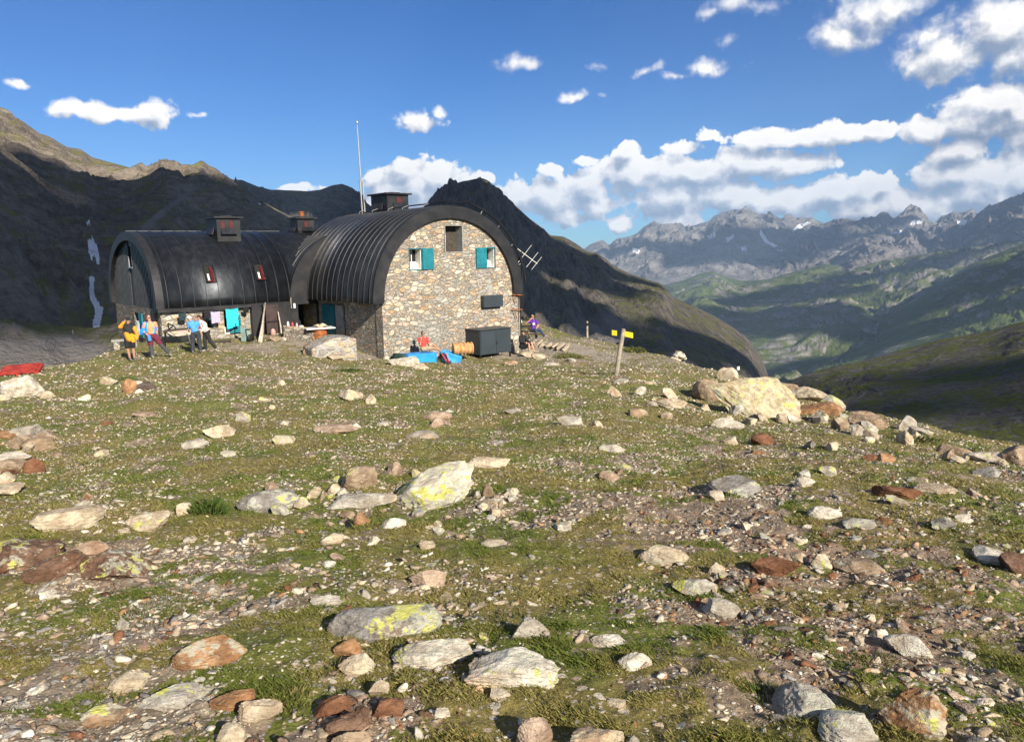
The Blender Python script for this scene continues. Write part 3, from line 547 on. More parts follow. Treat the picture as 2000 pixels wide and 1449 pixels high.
def build_mats():
    M_ = {}
    def white(t, P):   # old limewash patch low on the gable
        c = Bp(2.2, 0, .9); d = t.vm('MULTIPLY', t.vm('SUBTRACT', P, tuple(c)), (1 / 1.3, 1 / 1.3, 1 / .95)); r = t.vm('LENGTH', d)
        return t.rng(t.math('ADD', r, t.math('MULTIPLY', t.math('SUBTRACT', t.noise(P, 3.2, 4), .5), 1.5)), .45, 1.25, .92, 0)
    M_['stone'] = masonry('rubble_masonry', .88, 2.9, white=white)
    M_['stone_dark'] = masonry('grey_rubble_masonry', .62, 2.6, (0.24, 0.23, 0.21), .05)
    M_['plinth'] = masonry('mortared_stone_plinth', .72, 1.9, (0.42, 0.41, 0.38), .08)
    t = NT('dark_sheet_metal'); P = t.pos(); n = t.noise(P, 1.1, 5, .6); n2 = t.noise(t.scale(P, (1, 1, .35)), 3.5, 5, .65); n3 = t.noise(P, 5, 3)
    c = t.mix(t.rng(n2, .4, .8), (.017, .020, .025), (.046, .050, .056))
    M_['metal'] = t.bsdf(c, t.rng(n, .3, .7, .36, .56, False), .65, t.bump(t.math('ADD', n3, t.math('MULTIPLY', n2, .6)), .32, .02), .5)
    t = NT('weathered_sheet_metal'); P = t.pos(); n = t.noise(P, 1.6, 6, .65); n2 = t.noise(t.scale(P, (1, 1, .3)), 5, 5, .65)
    c = t.mix(t.rng(n, .35, .7), (.014, .015, .018), (.033, .032, .033)); M_['fascia'] = t.bsdf(c, .55, .35, t.bump(n2, .25, .015), .4)
    t = NT('seam_metal'); P = t.pos(); M_['seam'] = t.bsdf(t.mix(t.noise(P, 3, 4), (.05, .05, .05), (.11, .11, .11)), .32, .85, None, .5)
    M_['seam2'] = simple('dark_seam_metal', (.07, .072, .075), .38, .7)
    M_['teal'] = simple('teal_paint', (.010, .145, .18), .55, 0, .25, 4, .15)
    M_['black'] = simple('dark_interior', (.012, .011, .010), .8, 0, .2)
    M_['glass'] = simple('dark_pane', (.012, .014, .018), .12, 0, .1, 1, 0, .6)
    M_['redd'] = simple('faded_red_vent', (.07, .012, .012), .6); M_['red'] = simple('red_paint', (.09, .010, .012), .5); M_['white'] = simple('white_plaster', (.72, .69, .62), .85, 0, .12, 5, .2)
    M_['conc'] = simple('grey_concrete', (.27, .26, .24), .9, 0, .25, 4, .3); M_['boxgrey'] = simple('slate_grey_paint', (.034, .044, .052), .42, .1, .12, 1.5, .05, .4)
    M_['brown'] = simple('rusty_brown_door', (.05, .034, .032), .65, .2, .3, 2.5, .2); M_['steel'] = simple('galvanised_steel', (.34, .34, .33), .4, .8, .15)
    M_['wood'] = simple('weathered_wood', (.30, .26, .20), .9, 0, .35, 6, .5); M_['darkwood'] = simple('dark_weathered_wood', (.05, .042, .034), .9, 0, .35, 6, .5)
    M_['pole'] = simple('bleached_pole_wood', (.42, .36, .29), .9, 0, .25, 6, .5)
    M_['yellow'] = simple('yellow_sign_paint', (.85, .60, .03), .5, 0, .08); M_['rust'] = simple('rusted_iron', (.30, .105, .035), .8, .3, .45, 4, .5)
    M_['rust2'] = simple('pale_rusted_iron', (.50, .28, .12), .8, .2, .4, 5, .5); M_['dgreen'] = simple('dark_green_canvas', (.025, .055, .05), .8, 0, .3, 5, .4)
    M_['redp'] = simple('red_pallet_paint', (.32, .035, .022), .7, 0, .5, 5, .3); M_['blackm'] = simple('black_steel', (.018, .018, .018), .5, .4)
    M_['tin'] = simple('whitened_table_top', (.62, .62, .60), .6, 0, .1)
    return M_

def arch_pts(ul, ur, ze, za, n=40, p=2.0):   # half ellipse from left foot to right foot
    c = (ul + ur) / 2; a = (ur - ul) / 2
    return [(c - a * cos(pi * k / n), ze + (za - ze) * abs(sin(pi * k / n)) ** (2 / p)) for k in range(n + 1)]
def shell(mb, pts, thick, place, w0, w1, mi=0):
    """barrel shell: profile pts [(s,z)], thickness inward, extruded w0..w1; place(s,w,z)->world"""
    n = len(pts); cx = (pts[0][0] + pts[-1][0]) / 2; zb = pts[0][1]
    inn = []
    for i, (s_, z) in enumerate(pts):
        a = pts[max(i - 1, 0)]; b = pts[min(i + 1, n - 1)]; tx, tz = b[0] - a[0], b[1] - a[1]; l = hypot(tx, tz); inn.append((s_ + tz / l * thick, z - tx / l * thick))
    inn[0] = (inn[0][0], zb); inn[-1] = (inn[-1][0], zb)
    V = []
    for (s_, z) in pts: V += [place(s_, w0, z), place(s_, w1, z)]
    for (s_, z) in inn: V += [place(s_, w0, z), place(s_, w1, z)]
    Fs = []
    for i in range(n - 1):
        Fs += [(2 * i, 2 * i + 1, 2 * i + 3, 2 * i + 2), (2 * n + 2 * i, 2 * n + 2 * i + 2, 2 * n + 2 * i + 3, 2 * n + 2 * i + 1), (2 * i, 2 * i + 2, 2 * n + 2 * i + 2, 2 * n + 2 * i), (2 * i + 1, 2 * n + 2 * i + 1, 2 * n + 2 * i + 3, 2 * i + 3)]
    Fs += [(0, 2 * n, 2 * n + 1, 1), (2 * n - 2, 2 * n - 1, 4 * n - 1, 4 * n - 2)]
    mb.add(V, Fs, mi)
def fill_wall(mb, outline, place, w0, w1, mi=0):   # closed outline [(s,z)] extruded
    n = len(outline); V = [place(s_, w0, z) for s_, z in outline] + [place(s_, w1, z) for s_, z in outline]
    mb.add(V, [tuple(range(n)), tuple(range(2 * n - 1, n - 1, -1))] + [(i, n + i, n + (i + 1) % n, (i + 1) % n) for i in range(n)], mi)
UVZ = np.stack([VU, VV, VZ])
def bx(mb, u0, u1, v0, v1, z0, z1, mi=0):
    mb.hexa([Bp(u0, v0, z0), Bp(u1, v0, z0), Bp(u1, v1, z0), Bp(u0, v1, z0), Bp(u0, v0, z1), Bp(u1, v0, z1), Bp(u1, v1, z1), Bp(u0, v1, z1)], mi); return mb
def gable_with_holes(mb, prof, holes, zb, w0, w1, place, mi=0):
    """a wall under an arch with rectangular holes, cut in vertical strips"""
    xs = sorted(set([round(p[0], 4) for p in prof] + [h[0] for h in holes] + [h[1] for h in holes]))
    top = lambda s_: float(np.interp(s_, [p[0] for p in prof], [p[1] for p in prof]))
    for a, b in zip(xs[:-1], xs[1:]):
        if b - a < 1e-6: continue
        hs = sorted([h for h in holes if h[0] <= a + 1e-6 and h[1] >= b - 1e-6], key=lambda h: h[2]); z = zb
        for h in hs + [None]:
            ta, tb = (h[2], h[2]) if h else (top(a), top(b))
            if ta > z + 1e-4 or tb > z + 1e-4:
                mb.hexa([place(a, w0, z), place(b, w0, z), place(b, w1, z), place(a, w1, z), place(a, w0, ta), place(b, w0, tb), place(b, w1, tb), place(a, w1, ta)], mi)
            if h: z = h[3]

def build_hut(K):
    loc = Bp(0, 0, 0)
    hut = thing('mountain_refuge', 'stone mountain refuge under three black barrel shaped metal roofs', 'mountain hut', loc)
    pm = lambda s_, w, z: Bp(s_, w, z); pl = lambda s_, w, z: Bp(w, s_, z)
    # --- main gable wall
    outer = arch_pts(-.48, 7.12, 2.2, 5.98, 48, 2.05); inner = arch_pts(-.02, 6.98, 2.2, 5.52, 48, 2.05)
    holes = [(1.32, 1.93, 3.44, 4.28), (3.04, 4.02, 4.08, 5.22), (5.18, 5.70, 3.42, 4.27)]
    mb = MB(); prof = [(0.0, 2.2)] + [p for p in inner if .05 < p[0] < 6.93] + [(6.96, 2.2)]
    gable_with_holes(mb, prof, holes, -.8, 0, .5, pm)
    bx(mb, 0.02, .5, .5, 3.09, -.6, 2.6); bx(mb, 0.02, .5, 3.09, 3.85, 2.02, 2.6); bx(mb, 0.02, .5, 3.85, 5.15, 1.98, 2.6); bx(mb, .02, .5, 5.15, 7.2, -.4, 2.6)
    bx(mb, 6.46, 6.94, .5, 9, -.8, 2.6)
    mb.build('stone_wall', K['stone'], hut)
    # quoins: side corner reads as rough stone, slightly darker courses of the flank wall
    # --- main roof
    r = MB(); shell(r, outer, .12, pm, -.05, 7.6); roof = r.build('main_roof', K['metal'], hut, True)
    me = roof.data; me.polygons.foreach_set('use_smooth', [True] * len(me.polygons))
    f = MB(); shell(f, outer, .50, pm, -.17, -.052); 
    fa = f.build('arch_fascia', K['fascia'], roof)
    def seams(pts, place, ws, name, parent, lo=0, hi=None, h=.035, wd=.014, mat=None):
        sb = MB(); seg = pts[lo:hi]
        for w in ws:
            V = []; n = len(seg)
            for i, (s_, z) in enumerate(seg):
                a = seg[max(i - 1, 0)]; b = seg[min(i + 1, n - 1)]; tx, tz = b[0] - a[0], b[1] - a[1]; l = hypot(tx, tz); ox, oz = -tz / l, tx / l
                for (dw, dh) in ((-wd, -.01), (wd, -.01), (wd * .6, h), (-wd * .6, h)): V.append(place(s_ + ox * dh, w + dw, z + oz * dh))
            Fs = [(4 * i + k, 4 * i + (k + 1) % 4, 4 * i + 4 + (k + 1) % 4, 4 * i + 4 + k) for i in range(n - 1) for k in range(4)]
            sb.add(V, Fs)
        return sb.build(name, mat or K['seam'], parent)
    seams(outer, pm, [.1 + .445 * k for k in range(17)], 'standing_seams', roof, 0, 49, .024, .011)
    # ridge pipe on stand-offs, runs over the front arch and down the right side
    pp = [Bp(3.3, 7.4, 6.02), Bp(3.3, 4.5, 6.12), Bp(3.32, 2.0, 6.14), Bp(3.5, .4, 6.17), Bp(4.1, -.30, 6.12)]
    for th in np.linspace(72, 8, 9): pp.append(Bp(3.32 + 3.98 * cos(radians(th)), -.20, 2.2 + 3.98 * sin(radians(th))))
    c = MB(); c.tube(pp[:5], .035, 6); c.tube([pp[4], pp[5]], .05, 6); c.tube(pp[5:], .055, 8); c.build('ridge_pipe', K['blackm'], hut)
    for v in (6.8, 5.6, 4.2, 3.0, 1.4):
        br = MB(); br.tube([Bp(3.0, v, 5.97), Bp(3.02, v, 6.06), Bp(3.3, v, 6.15)], .022, 5); br.build('pipe_bracket', K['steel'], hut)
    for th in (66, 50, 34, 20):
        q = radians(th); br = MB(); br.tube([Bp(3.32 + 3.8 * cos(q), -.12, 2.2 + 3.76 * sin(q)), Bp(3.32 + 3.98 * cos(q), -.18, 2.2 + 3.98 * sin(q))], .03, 5); br.build('pipe_bracket', K['steel'], hut)
    dp = MB(); dp.tube([Bp(7.02, -.08, 4.0), Bp(7.02, -.10, 2.0), Bp(7.0, -.1, -.3)], .04, 8); dp.build('drain_pipe', K['blackm'], hut)
    dp = MB(); dp.tube([Bp(7.12, .12, 2.7), Bp(7.1, .1, -.3)], .05, 8); dp.build('drain_pipe', K['conc'], hut)
    # --- windows of the gable
    def shutter_window(u0, u1, z0, z1, su0, su1, lab):
        w = MB(); fw = .03
        for (a, b, c_, d) in ((u0 - fw, u0, z0 - fw, z1 + fw), (u1, u1 + fw, z0 - fw, z1 + fw)): bx(w, a, b, -.025, .04, c_, d)
        bx(w, u0, u1, -.025, .04, z1, z1 + fw); bx(w, u0, u1, -.025, .04, z0 - fw, z0)
        win = w.build('window_frame', K['teal'], hut); win['label'] = lab
        b = MB(); bx(b, u0, u0 + .02, .045, .44, z0, z1); bx(b, u1 - .02, u1, .045, .44, z0, z1); bx(b, u0 + .02, u1 - .02, .045, .44, z0, z0 + .02); bx(b, u0 + .02, u1 - .02, .045, .44, z1 - .02, z1)
        bx(b, u0 + .02, u1 - .02, .30, .34, z0 + .02, z0 + .26)
        b.build('reveal', K['white'], win)
        g = MB(); bx(g, u0 + .02, u1 - .02, .42, .44, z0 + .26, z1 - .02); g.build('pane', K['glass'], win)
        g = MB(); bx(g, u0 + .02, u1 - .02, .40, .42, z0 + .26, z0 + .30); bx(g, u0 + .02 + (u1 - u0) * .55, u0 + .05 + (u1 - u0) * .55, .40, .42, z0 + .3, z1 - .02); g.build('sash', K['white'], win)
        s_ = MB(); bx(s_, su0, su1, -.075, -.035, z0 - .02, z1 + .02)
        for zz in (z0 + .12, z1 - .12): bx(s_, su0 + .02, su1 - .02, -.09, -.076, zz - .025, zz + .025)
        a = Bp(su0 + .04, -.086, z0 + .12); d = Bp(su1 - .04, -.086, z1 - .12); s_.tube([a, d], .018, 4)
        s_.build('shutter', K['teal'], win)
    shutter_window(1.34, 1.91, 3.46, 4.26, 1.93, 2.46, 'left gable window with its teal shutter opened to the right')
    shutter_window(5.20, 5.68, 3.44, 4.25, 4.64, 5.20, 'right gable window with its teal shutter opened to the left')
    w = MB()   # deep attic opening
    bx(w, 3.06, 3.10, -.02, .499, 4.12, 5.18); bx(w, 3.96, 4.0, -.02, .499, 4.12, 5.18); bx(w, 3.06, 4.0, -.02, .499, 5.18, 5.21); bx(w, 3.06, 4.0, -.02, .499, 4.09, 4.12)
    at_ = w.build('attic_window_frame', K['conc'], hut); at_['label'] = 'deep attic opening at the top of the gable'
    w = MB(); bx(w, 3.11, 3.95, .45, .49, 4.13, 5.17); w.build('attic_door', K['darkwood'], at_)
    w = MB(); bx(w, 3.17, 3.42, .42, .445, 4.50, 4.82); w.build('small_pane_frame', K['white'], at_)
    w = MB(); bx(w, 3.21, 3.38, .40, .418, 4.54, 4.78); w.build('pane', K['glass'], at_)
    w = MB(); bx(w, 4.84, 5.90, -.24, -.01, 1.74, 2.24); o = w.build('wall_box', K['boxgrey'], hut, bevel=.01); o['label'] = 'small grey metal box fixed high on the gable'
    w = MB(); bx(w, 5.2, 5.5, -.012, .0, 2.26, 2.7); w.build('patch', K['conc'], hut)
    # --- side door in the flank
    d = MB(); bx(d, -.03, .45, 3.93, 5.1, .3, 1.97); d.build('side_door', K['teal'], hut)['label'] = 'teal side door under the main eave'
    d = MB(); bx(d, -.06, .02, 3.15, 3.80, .3, 2.0); d.build('door_leaf', K['conc'], hut)['label'] = 'pale grey open door leaf'
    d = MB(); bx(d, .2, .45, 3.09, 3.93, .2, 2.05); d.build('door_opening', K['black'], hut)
    d = MB(); d.lathe(Bp(-.05, 4.85, 1.25), [(.02, -.03), (.03, 0), (.02, .03)], VU, 8); d.build('door_knob', K['steel'], hut)
    # --- main chimney
    def chimney(u0, u1, v0, v1, z0, z1, over, parent, nm, front_red, flap, label, pipe=False):
        m = MB(); bx(m, u0, u1, v0, v1, z0, z1); ch = m.build(nm, K['fascia'], parent); ch['label'] = label
        m = MB(); bx(m, u0 - over, u1 + over, v0 - over, v1 + over, z1, z1 + .07); bx(m, (u0 + u1) / 2 - .25, (u0 + u1) / 2 + .25, v0 + .2, v1 - .2, z1 + .07, z1 + .12)
        for (ra, rb) in front_red:
            bx(m, ra, rb, v0 - .015, v0, z1 - .42, z1 - .12, 1); bx(m, ra - .03, rb + .03, v0 - .008, v0 - .001, z1 - .45, z1 - .09, 2)
        m.add([Bp(flap[0], v0 - .02, flap[3]), Bp(flap[1], v0 - .02, flap[3]), Bp(flap[1] + .04, v0 - .16, flap[2]), Bp(flap[0] - .04, v0 - .16, flap[2]), Bp(flap[0], v0 - .004, flap[3]), Bp(flap[1], v0 - .004, flap[3]), Bp(flap[1] + .04, v0 - .12, flap[2]), Bp(flap[0] - .04, v0 - .12, flap[2])], [(0, 1, 2, 3), (7, 6, 5, 4), (0, 4, 5, 1), (3, 2, 6, 7), (0, 3, 7, 4), (1, 5, 6, 2)], 2)
        vl = (v1 - v0)
        m.add([Bp(u0 - .02, v0 + .25 * vl, flap[3]), Bp(u0 - .02, v0 + .85 * vl, flap[3]), Bp(u0 - .15, v0 + .9 * vl, flap[2]), Bp(u0 - .15, v0 + .2 * vl, flap[2]), Bp(u0 - .004, v0 + .25 * vl, flap[3]), Bp(u0 - .004, v0 + .85 * vl, flap[3]), Bp(u0 - .11, v0 + .9 * vl, flap[2]), Bp(u0 - .11, v0 + .2 * vl, flap[2])], [(0, 1, 2, 3), (7, 6, 5, 4), (0, 4, 5, 1), (3, 2, 6, 7), (0, 3, 7, 4), (1, 5, 6, 2)], 0)
        if pipe: m.lathe(Bp((u0 + u1) / 2, (v0 + v1) / 2, z1 + .1), [(.13, 0), (.13, .22), (.17, .24), (.17, .3)], VZ, 12, 3)
        m.build('chimney_cap', [K['fascia'], K['redd'], K['metal'], K['rust']], ch)
    chimney(3.44, 4.58, 4.95, 6.4, 5.5, 6.78, .13, hut, 'main_chimney', [(3.95, 4.2)], (3.75, 4.40, 6.08, 6.42), 'big black box chimney on the main roof')
    # --- left wing: barrel along u
    outl = arch_pts(5.5, 12.75, 2.15, 5.22, 40, 2.25); inl = arch_pts(5.85, 12.4, 2.15, 4.82, 40, 2.25)
    r = MB(); shell(r, outl, .1, pl, -6.45, -1.15); shell(r, outl[4:-4], .1, pl, -1.149, 4.0); lroof = r.build('left_roof', K['metal'], hut, True)
    seams(outl, pl, [-6.3 + .5 * k for k in range(11)], 'standing_seams', lroof, 0, 30, .03, .013, K['seam2'])
    f = MB(); shell(f, outl, .36, pl, -6.75, -6.452); f.build('arch_fascia', K['fascia'], lroof)
    g = MB(); gable_with_holes(g, [(p[0], p[1] + .05) for p in inl], [(9.02, 9.5, 3.75, 4.62)], 2.1, -6.55, -6.45, lambda s_, w, z: Bp(w, s_, z))
    rb = MB(); k = 5.95
    while k < 12.35:
        zt = float(np.interp(k, [p[0] for p in inl], [p[1] for p in inl]))
        if not (9.0 < k < 9.52): bx(rb, -6.60, -6.551, k - .028, k + .028, 2.1, zt)
        k += .2
    gb = g.build('ribbed_gable', K['metal'], hut); rb.build('ribs', K['seam2'], gb)
    g = MB(); bx(g, -6.5, -6.46, 9.0, 9.52, 3.75, 4.62); g.build('slot_window', K['black'], gb)
    g = MB(); bx(g, -6.62, -6.53, 8.95, 9.57, 3.7, 3.76); bx(g, -6.6, -6.56, 8.98, 9.02, 3.76, 4.2); bx(g, -6.6, -6.56, 9.5, 9.54, 3.76, 4.2); g.build('slot_sill', K['steel'], gb)
    # walls under it
    m = MB(); holes = [(-5.0, -4.36, 1.0, 1.93), (-4.10, -3.65, .9, 1.92), (-5.85, -5.2, 1.35, 1.95)]
    gable_with_holes(m, [(-6.55, 2.0), (-3.0, 2.0)], [(-5.88, -5.62, 1.6, 1.93), (-4.96, -4.55, 1.25, 1.93), (-4.10, -3.85, 1.25, 1.92)], .2, 5.75, 6.3, lambda s_, w, z: Bp(s_, w, z))
    bx(m, -3.0, -2.98, 5.75, 6.3, .2, 2.0)
    m.build('ground_floor_wall', K['stone'], hut)
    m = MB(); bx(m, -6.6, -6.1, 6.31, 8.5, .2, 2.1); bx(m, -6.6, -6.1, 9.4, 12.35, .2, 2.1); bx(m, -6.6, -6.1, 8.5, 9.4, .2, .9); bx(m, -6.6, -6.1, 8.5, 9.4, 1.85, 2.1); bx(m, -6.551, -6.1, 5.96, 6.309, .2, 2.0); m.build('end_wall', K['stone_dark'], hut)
    m = MB(); bx(m, -6.4, -6.3, 8.5, 9.4, .9, 1.85); m.build('end_window', K['glass'], hut)
    m = MB(); bx(m, -6.68, -6.63, 8.0, 8.48, .85, 1.85); m.build('end_shutter', K['teal'], hut)['label'] = 'teal shutter on the stone end wall'
    m = MB(); bx(m, -6.7, -3.0, 5.52, 6.3, 2.001, 2.148); m.build('eave_board', K['fascia'], lroof)
    for (u0, u1, z0, z1) in ((-5.88, -5.62, 1.6, 1.93), (-4.96, -4.55, 1.25, 1.93), (-4.10, -3.85, 1.25, 1.92)):
        m = MB(); bx(m, u0, u1, 6.15, 6.2, z0, z1); wd = m.build('lower_window', K['glass'], hut)
        m = MB(); bx(m, u0, u0 + .03, 6.05, 6.15, z0, z1); bx(m, u1 - .03, u1, 6.05, 6.15, z0, z1); m.build('window_jamb', K['teal'], wd)
    m = MB(); bx(m, -4.12, -3.80, 5.70, 5.75, .95, 1.25); m.build('white_panel', K['white'], hut)
    m = MB(); bx(m, -3.92, -3.45, 5.62, 5.67, .98, 1.72)
    m.build('lower_shutter', K['teal'], hut)['label'] = 'low teal shutter beside the cyan towel'
    # metal clad front right of the stone wall, with the brown door
    m = MB(); bx(m, -3.0, -2.58, 5.5, 5.62, .2, 2.15); bx(m, -1.82, -1.25, 5.5, 5.62, .2, 2.15); bx(m, -2.58, -1.82, 5.5, 5.62, 2.08, 2.15); bx(m, -3.0, -2.9, 5.62, 6.3, .2, 2.15); m.build('metal_front', K['fascia'], hut)
    m = MB(); bx(m, -2.40, -1.82, 5.52, 5.60, .2, 2.08); d = m.build('brown_door', K['brown'], hut); m = MB(); bx(m, -2.6, -1.8, 5.485, 5.52, 1.32, 1.36); m.build('door_rail', K['blackm'], d)
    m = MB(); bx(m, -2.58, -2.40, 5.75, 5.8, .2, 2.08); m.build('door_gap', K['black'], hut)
    # skylights set into the left roof
    for (u0, u1, lab) in ((-4.72, -4.38, 'left skylight with a red sash'), (-2.62, -2.28, 'right skylight with a red sash')):
        q = []
        for z in (3.12, 3.75):
            v = float(np.interp(z, [p[1] for p in outl[:20]], [p[0] for p in outl[:20]])); q.append((v, z))
        m = MB(); (va, za), (vb, zb) = q; o_ = -.04
        m.hexa([Bp(u0, va + o_, za), Bp(u1, va + o_, za), Bp(u1, va + .3, za), Bp(u0, va + .3, za), Bp(u0, vb + o_, zb), Bp(u1, vb + o_, zb), Bp(u1, vb + .3, zb), Bp(u0, vb + .3, zb)])
        sk = m.build('skylight', K['black'], hut); sk['label'] = lab
        m = MB(); e_ = -.055
        def P_(u, f_, off=0): return Bp(u, va + (vb - va) * f_ + e_ + off, za + (zb - za) * f_)
        m.add([P_(u0 + .07, .1, -.004), P_(u0 + .14, .1, -.004), P_(u0 + .14, .5, -.004), P_(u0 + .07, .5, -.004), P_(u0 + .07, .1, .02), P_(u0 + .14, .1, .02), P_(u0 + .14, .5, .02), P_(u0 + .07, .5, .02)], [(0, 1, 2, 3), (7, 6, 5, 4), (0, 4, 5, 1), (3, 2, 6, 7), (0, 3, 7, 4), (1, 5, 6, 2)], 0)
        m.hexa([P_(u1 - .15, .06, -.07), P_(u1 - .02, .06, -.0), P_(u1 - .02, .06, .05), P_(u1 - .15, .06, .0), P_(u1 - .15, .92, -.07), P_(u1 - .02, .92, 0), P_(u1 - .02, .92, .05), P_(u1 - .15, .92, 0)], 1)
        m.hexa([P_(u0 + .02, .02, -.03), P_(u1, .02, -.03), P_(u1, .02, .02), P_(u0 + .02, .02, .02), P_(u0 + .02, .09, -.03), P_(u1, .09, -.03), P_(u1, .09, .02), P_(u0 + .02, .09, .02)], 1)
        m.build('sash', [K['white'], K['red']], sk)
        m = MB(); m.tube([P_(u0 - .02, -.03, -.01), P_(u1 + .03, -.03, -.01), P_(u1 + .03, 1.03, -.01), P_(u0 - .02, 1.03, -.01), P_(u0 - .02, -.03, -.01)], .022, 4); m.build('skylight_frame', K['metal'], sk)
    chimney(-3.62, -2.62, 7.1, 8.3, 4.6, 5.72, .12, hut, 'left_chimney', [(-3.45, -3.28), (-3.08, -2.92)], (-3.45, -2.85, 5.05, 5.32), 'black box chimney on the left roof')
    chimney(.62, 1.45, 8.4, 9.2, 4.8, 5.80, .12, hut, 'rear_chimney', [(.95, 1.12)], (.85, 1.35, 5.22, 5.42), 'small box chimney with a round pot behind the link roof', True)
    # --- link roof between the two
    outk = arch_pts(-1.28, 5.4, 2.1, 5.2, 40, 2.15)
    r = MB(); shell(r, outk, .1, pm, 5.66, 9.2); kroof = r.build('link_roof', K['metal'], hut, True)
    seams(outk, pm, [5.9 + .32 * k for k in range(10)], 'standing_seams', kroof, 2, 30, .035, .015)
    m = MB(); full = [p for p in outk]; pr = [(p[0], p[1] - .02) for p in full]
    gable_with_holes(m, pr, [(-.95, -.02, 0, 2.0)], .1, 5.5, 5.65, pm); bx(m, -1.25, -.95, 5.651, 6.9, .1, 2.1)
    # sloping apron that carries the front down to the left foot
    m.build('link_front', K['fascia'], hut)
    m = MB(); bx(m, -.95, -.02, 7.0, 7.1, .1, 2.1); m.build('passage', K['black'], hut)  # black panel across the passage, its colour standing in for the shade inside
    m = MB(); m.tube([Bp(1.2, 6.4, 5.16), Bp(1.0, 7.2, 5.2), Bp(.2, 8.6, 5.22)], .03, 5); m.build('ridge_pipe', K['blackm'], kroof)
    m = MB(); m.tube([Bp(-.35, 6.4, 4.3), Bp(-.95, 5.9, 3.35), Bp(-1.27, 5.47, 2.2), Bp(-1.27, 5.45, 1.85)], .02, 5); m.build('roof_cable', K['wood'], hut)
    m = MB(); bx(m, -1.16, -1.08, 5.46, 5.5, 1.85, 2.05); o = m.build('white_tag', K['white'], hut); o['label'] = 'small white plate on the metal front'
    m = MB()
    m.tube([Bp(-6.7, 9.1, 5.24), Bp(0, 9.1, 5.24)], .02, 5); m.build('ridge_wire', K['steel'], lroof)
    return hut
K = build_mats()
build_hut(K)

# ------------------------------------------------------------------ rocks
def ico(n):
    bm = bmesh.new(); bmesh.ops.create_icosphere(bm, subdivisions=n, radius=1); v = np.array([x.co[:] for x in bm.verts]); f = np.array([[x.index for x in q.verts] for q in bm.faces]); bm.free(); return v, f
ICO = {n: ico(n) for n in (1, 2, 4, 5)}
def pn3(P, s, seed): return (pn(P[:, 0] * s + 3.1, P[:, 1] * s + P[:, 2] * s * .7, seed) + pn(P[:, 1] * s - 5.2, P[:, 2] * s + P[:, 0] * s * .6, seed + 3) + pn(P[:, 2] * s + 8.4, P[:, 0] * s - P[:, 1] * s * .5, seed + 5)) / 1.9
def rock_shape(seed, lvl=4, cuts=9, flat=.75, rough=.05, round_=.62):
    r = np.random.RandomState(seed); P = ICO[lvl][0].copy()
    for k in range(cuts):
        n = nrm(r.normal(size=3) * [1, 1, .9]); d = round_ - .10 + .30 * r.rand(); m = np.maximum(0, P @ n - d); P = P - m[:, None] * n * .97
    if lvl > 1:
        n0 = pn3(P, 1.3, seed); P = P * (1 + .055 * n0)[:, None]
    if lvl > 2:
        lay = r.normal(size=3) * .4 + [0, 0, 1]; lay = nrm(lay); q = P @ lay
        P = P + (rough * .55 * pn(q * 9, q * 0 + seed, seed))[:, None] * nrm(P.mean(0) + 1e-3)[None] * 0
        rr_ = 1.5 * rough * (.55 * pn3(P, 3.2, seed + 1) + .55 * pn3(P, 7.5, seed + 2) + .38 * pn3(P, 17, seed + 4) + .5 * pn(q * 11, q * 0 + seed * .37, seed + 6))
        P = P + P / np.linalg.norm(P, axis=1, keepdims=True) * rr_[:, None]
    mn, mx = P.min(0), P.max(0); P = (P - (mn + mx) / 2) / ((mx - mn) / 2)
    return P
def rock_mat(name, stuff=False):
    t = NT(name); P = t.pos()
    if stuff: base = t.attr('tone', True); lich = 0.25
    else:
        oi = t.new('ShaderNodeObjectInfo'); base = oi.outputs['Color']; lich = oi.outputs['Alpha']
    n1 = t.noise(P, 7, 6, .65); n2 = t.noise(P, 45, 5, .7); n3 = t.noise(P, 2.4, 4, .6); n5 = t.noise(t.scale(P, (1, 1.2, 3)), 13, 5, .7, 1.0)
    c = t.mix(t.rng(n1, .38, .66), t.vm('MULTIPLY', base, (.55, .51, .47)), base)
    c = t.mix(t.rng(n5, .55, .72, 0, .5), c, t.vm('MULTIPLY', base, (1.25, 1.22, 1.15)))
    c = t.mix(t.rng(n3, .52, .75, 0, .45), c, t.vm('MULTIPLY', base, (.95, .62, .38)))
    c = t.mix(t.rng(n2, .54, .68, 0, .7), c, t.vm('MULTIPLY', base, (.35, .33, .31)))
    if not stuff:
        nz = t.new('ShaderNodeSeparateXYZ', {0: t.new('ShaderNodeNewGeometry').outputs['Normal']}).outputs[2]
        ln = t.noise(P, 13, 5, .7); l2 = t.noise(P, 3.5, 3)
        lm = t.math('ADD', ln, t.math('MULTIPLY', t.math('SUBTRACT', l2, .5), .7)); lm = t.math('ADD', lm, t.math('MULTIPLY', t.math('SUBTRACT', lich, .5), .62)); lm = t.math('MULTIPLY_ADD', nz, .06, lm)
        on = t.math('GREATER_THAN', lich, .08)
        c = t.mix(t.math('MULTIPLY', on, t.rng(lm, .60, .70, 0, .75)), c, (.42, .42, .33))
        ly = t.math('ADD', lm, t.math('MULTIPLY', t.math('SUBTRACT', t.noise(P, 5.5, 4, .6), .5), .9))
        c = t.mix(t.math('MULTIPLY', on, t.rng(t.math('MULTIPLY_ADD', t.math('SUBTRACT', n2, .5), .35, ly), .725, .775, 0, .9)), c, t.mix(n2, (.34, .34, .06), (.54, .53, .14)))
    h = t.math('ADD', t.math('MULTIPLY', n1, 1.2), t.math('ADD', t.math('MULTIPLY', n2, .35), n5))
    return t.bsdf(c, .93, 0, t.bump(h, 1.0, .02), .12)
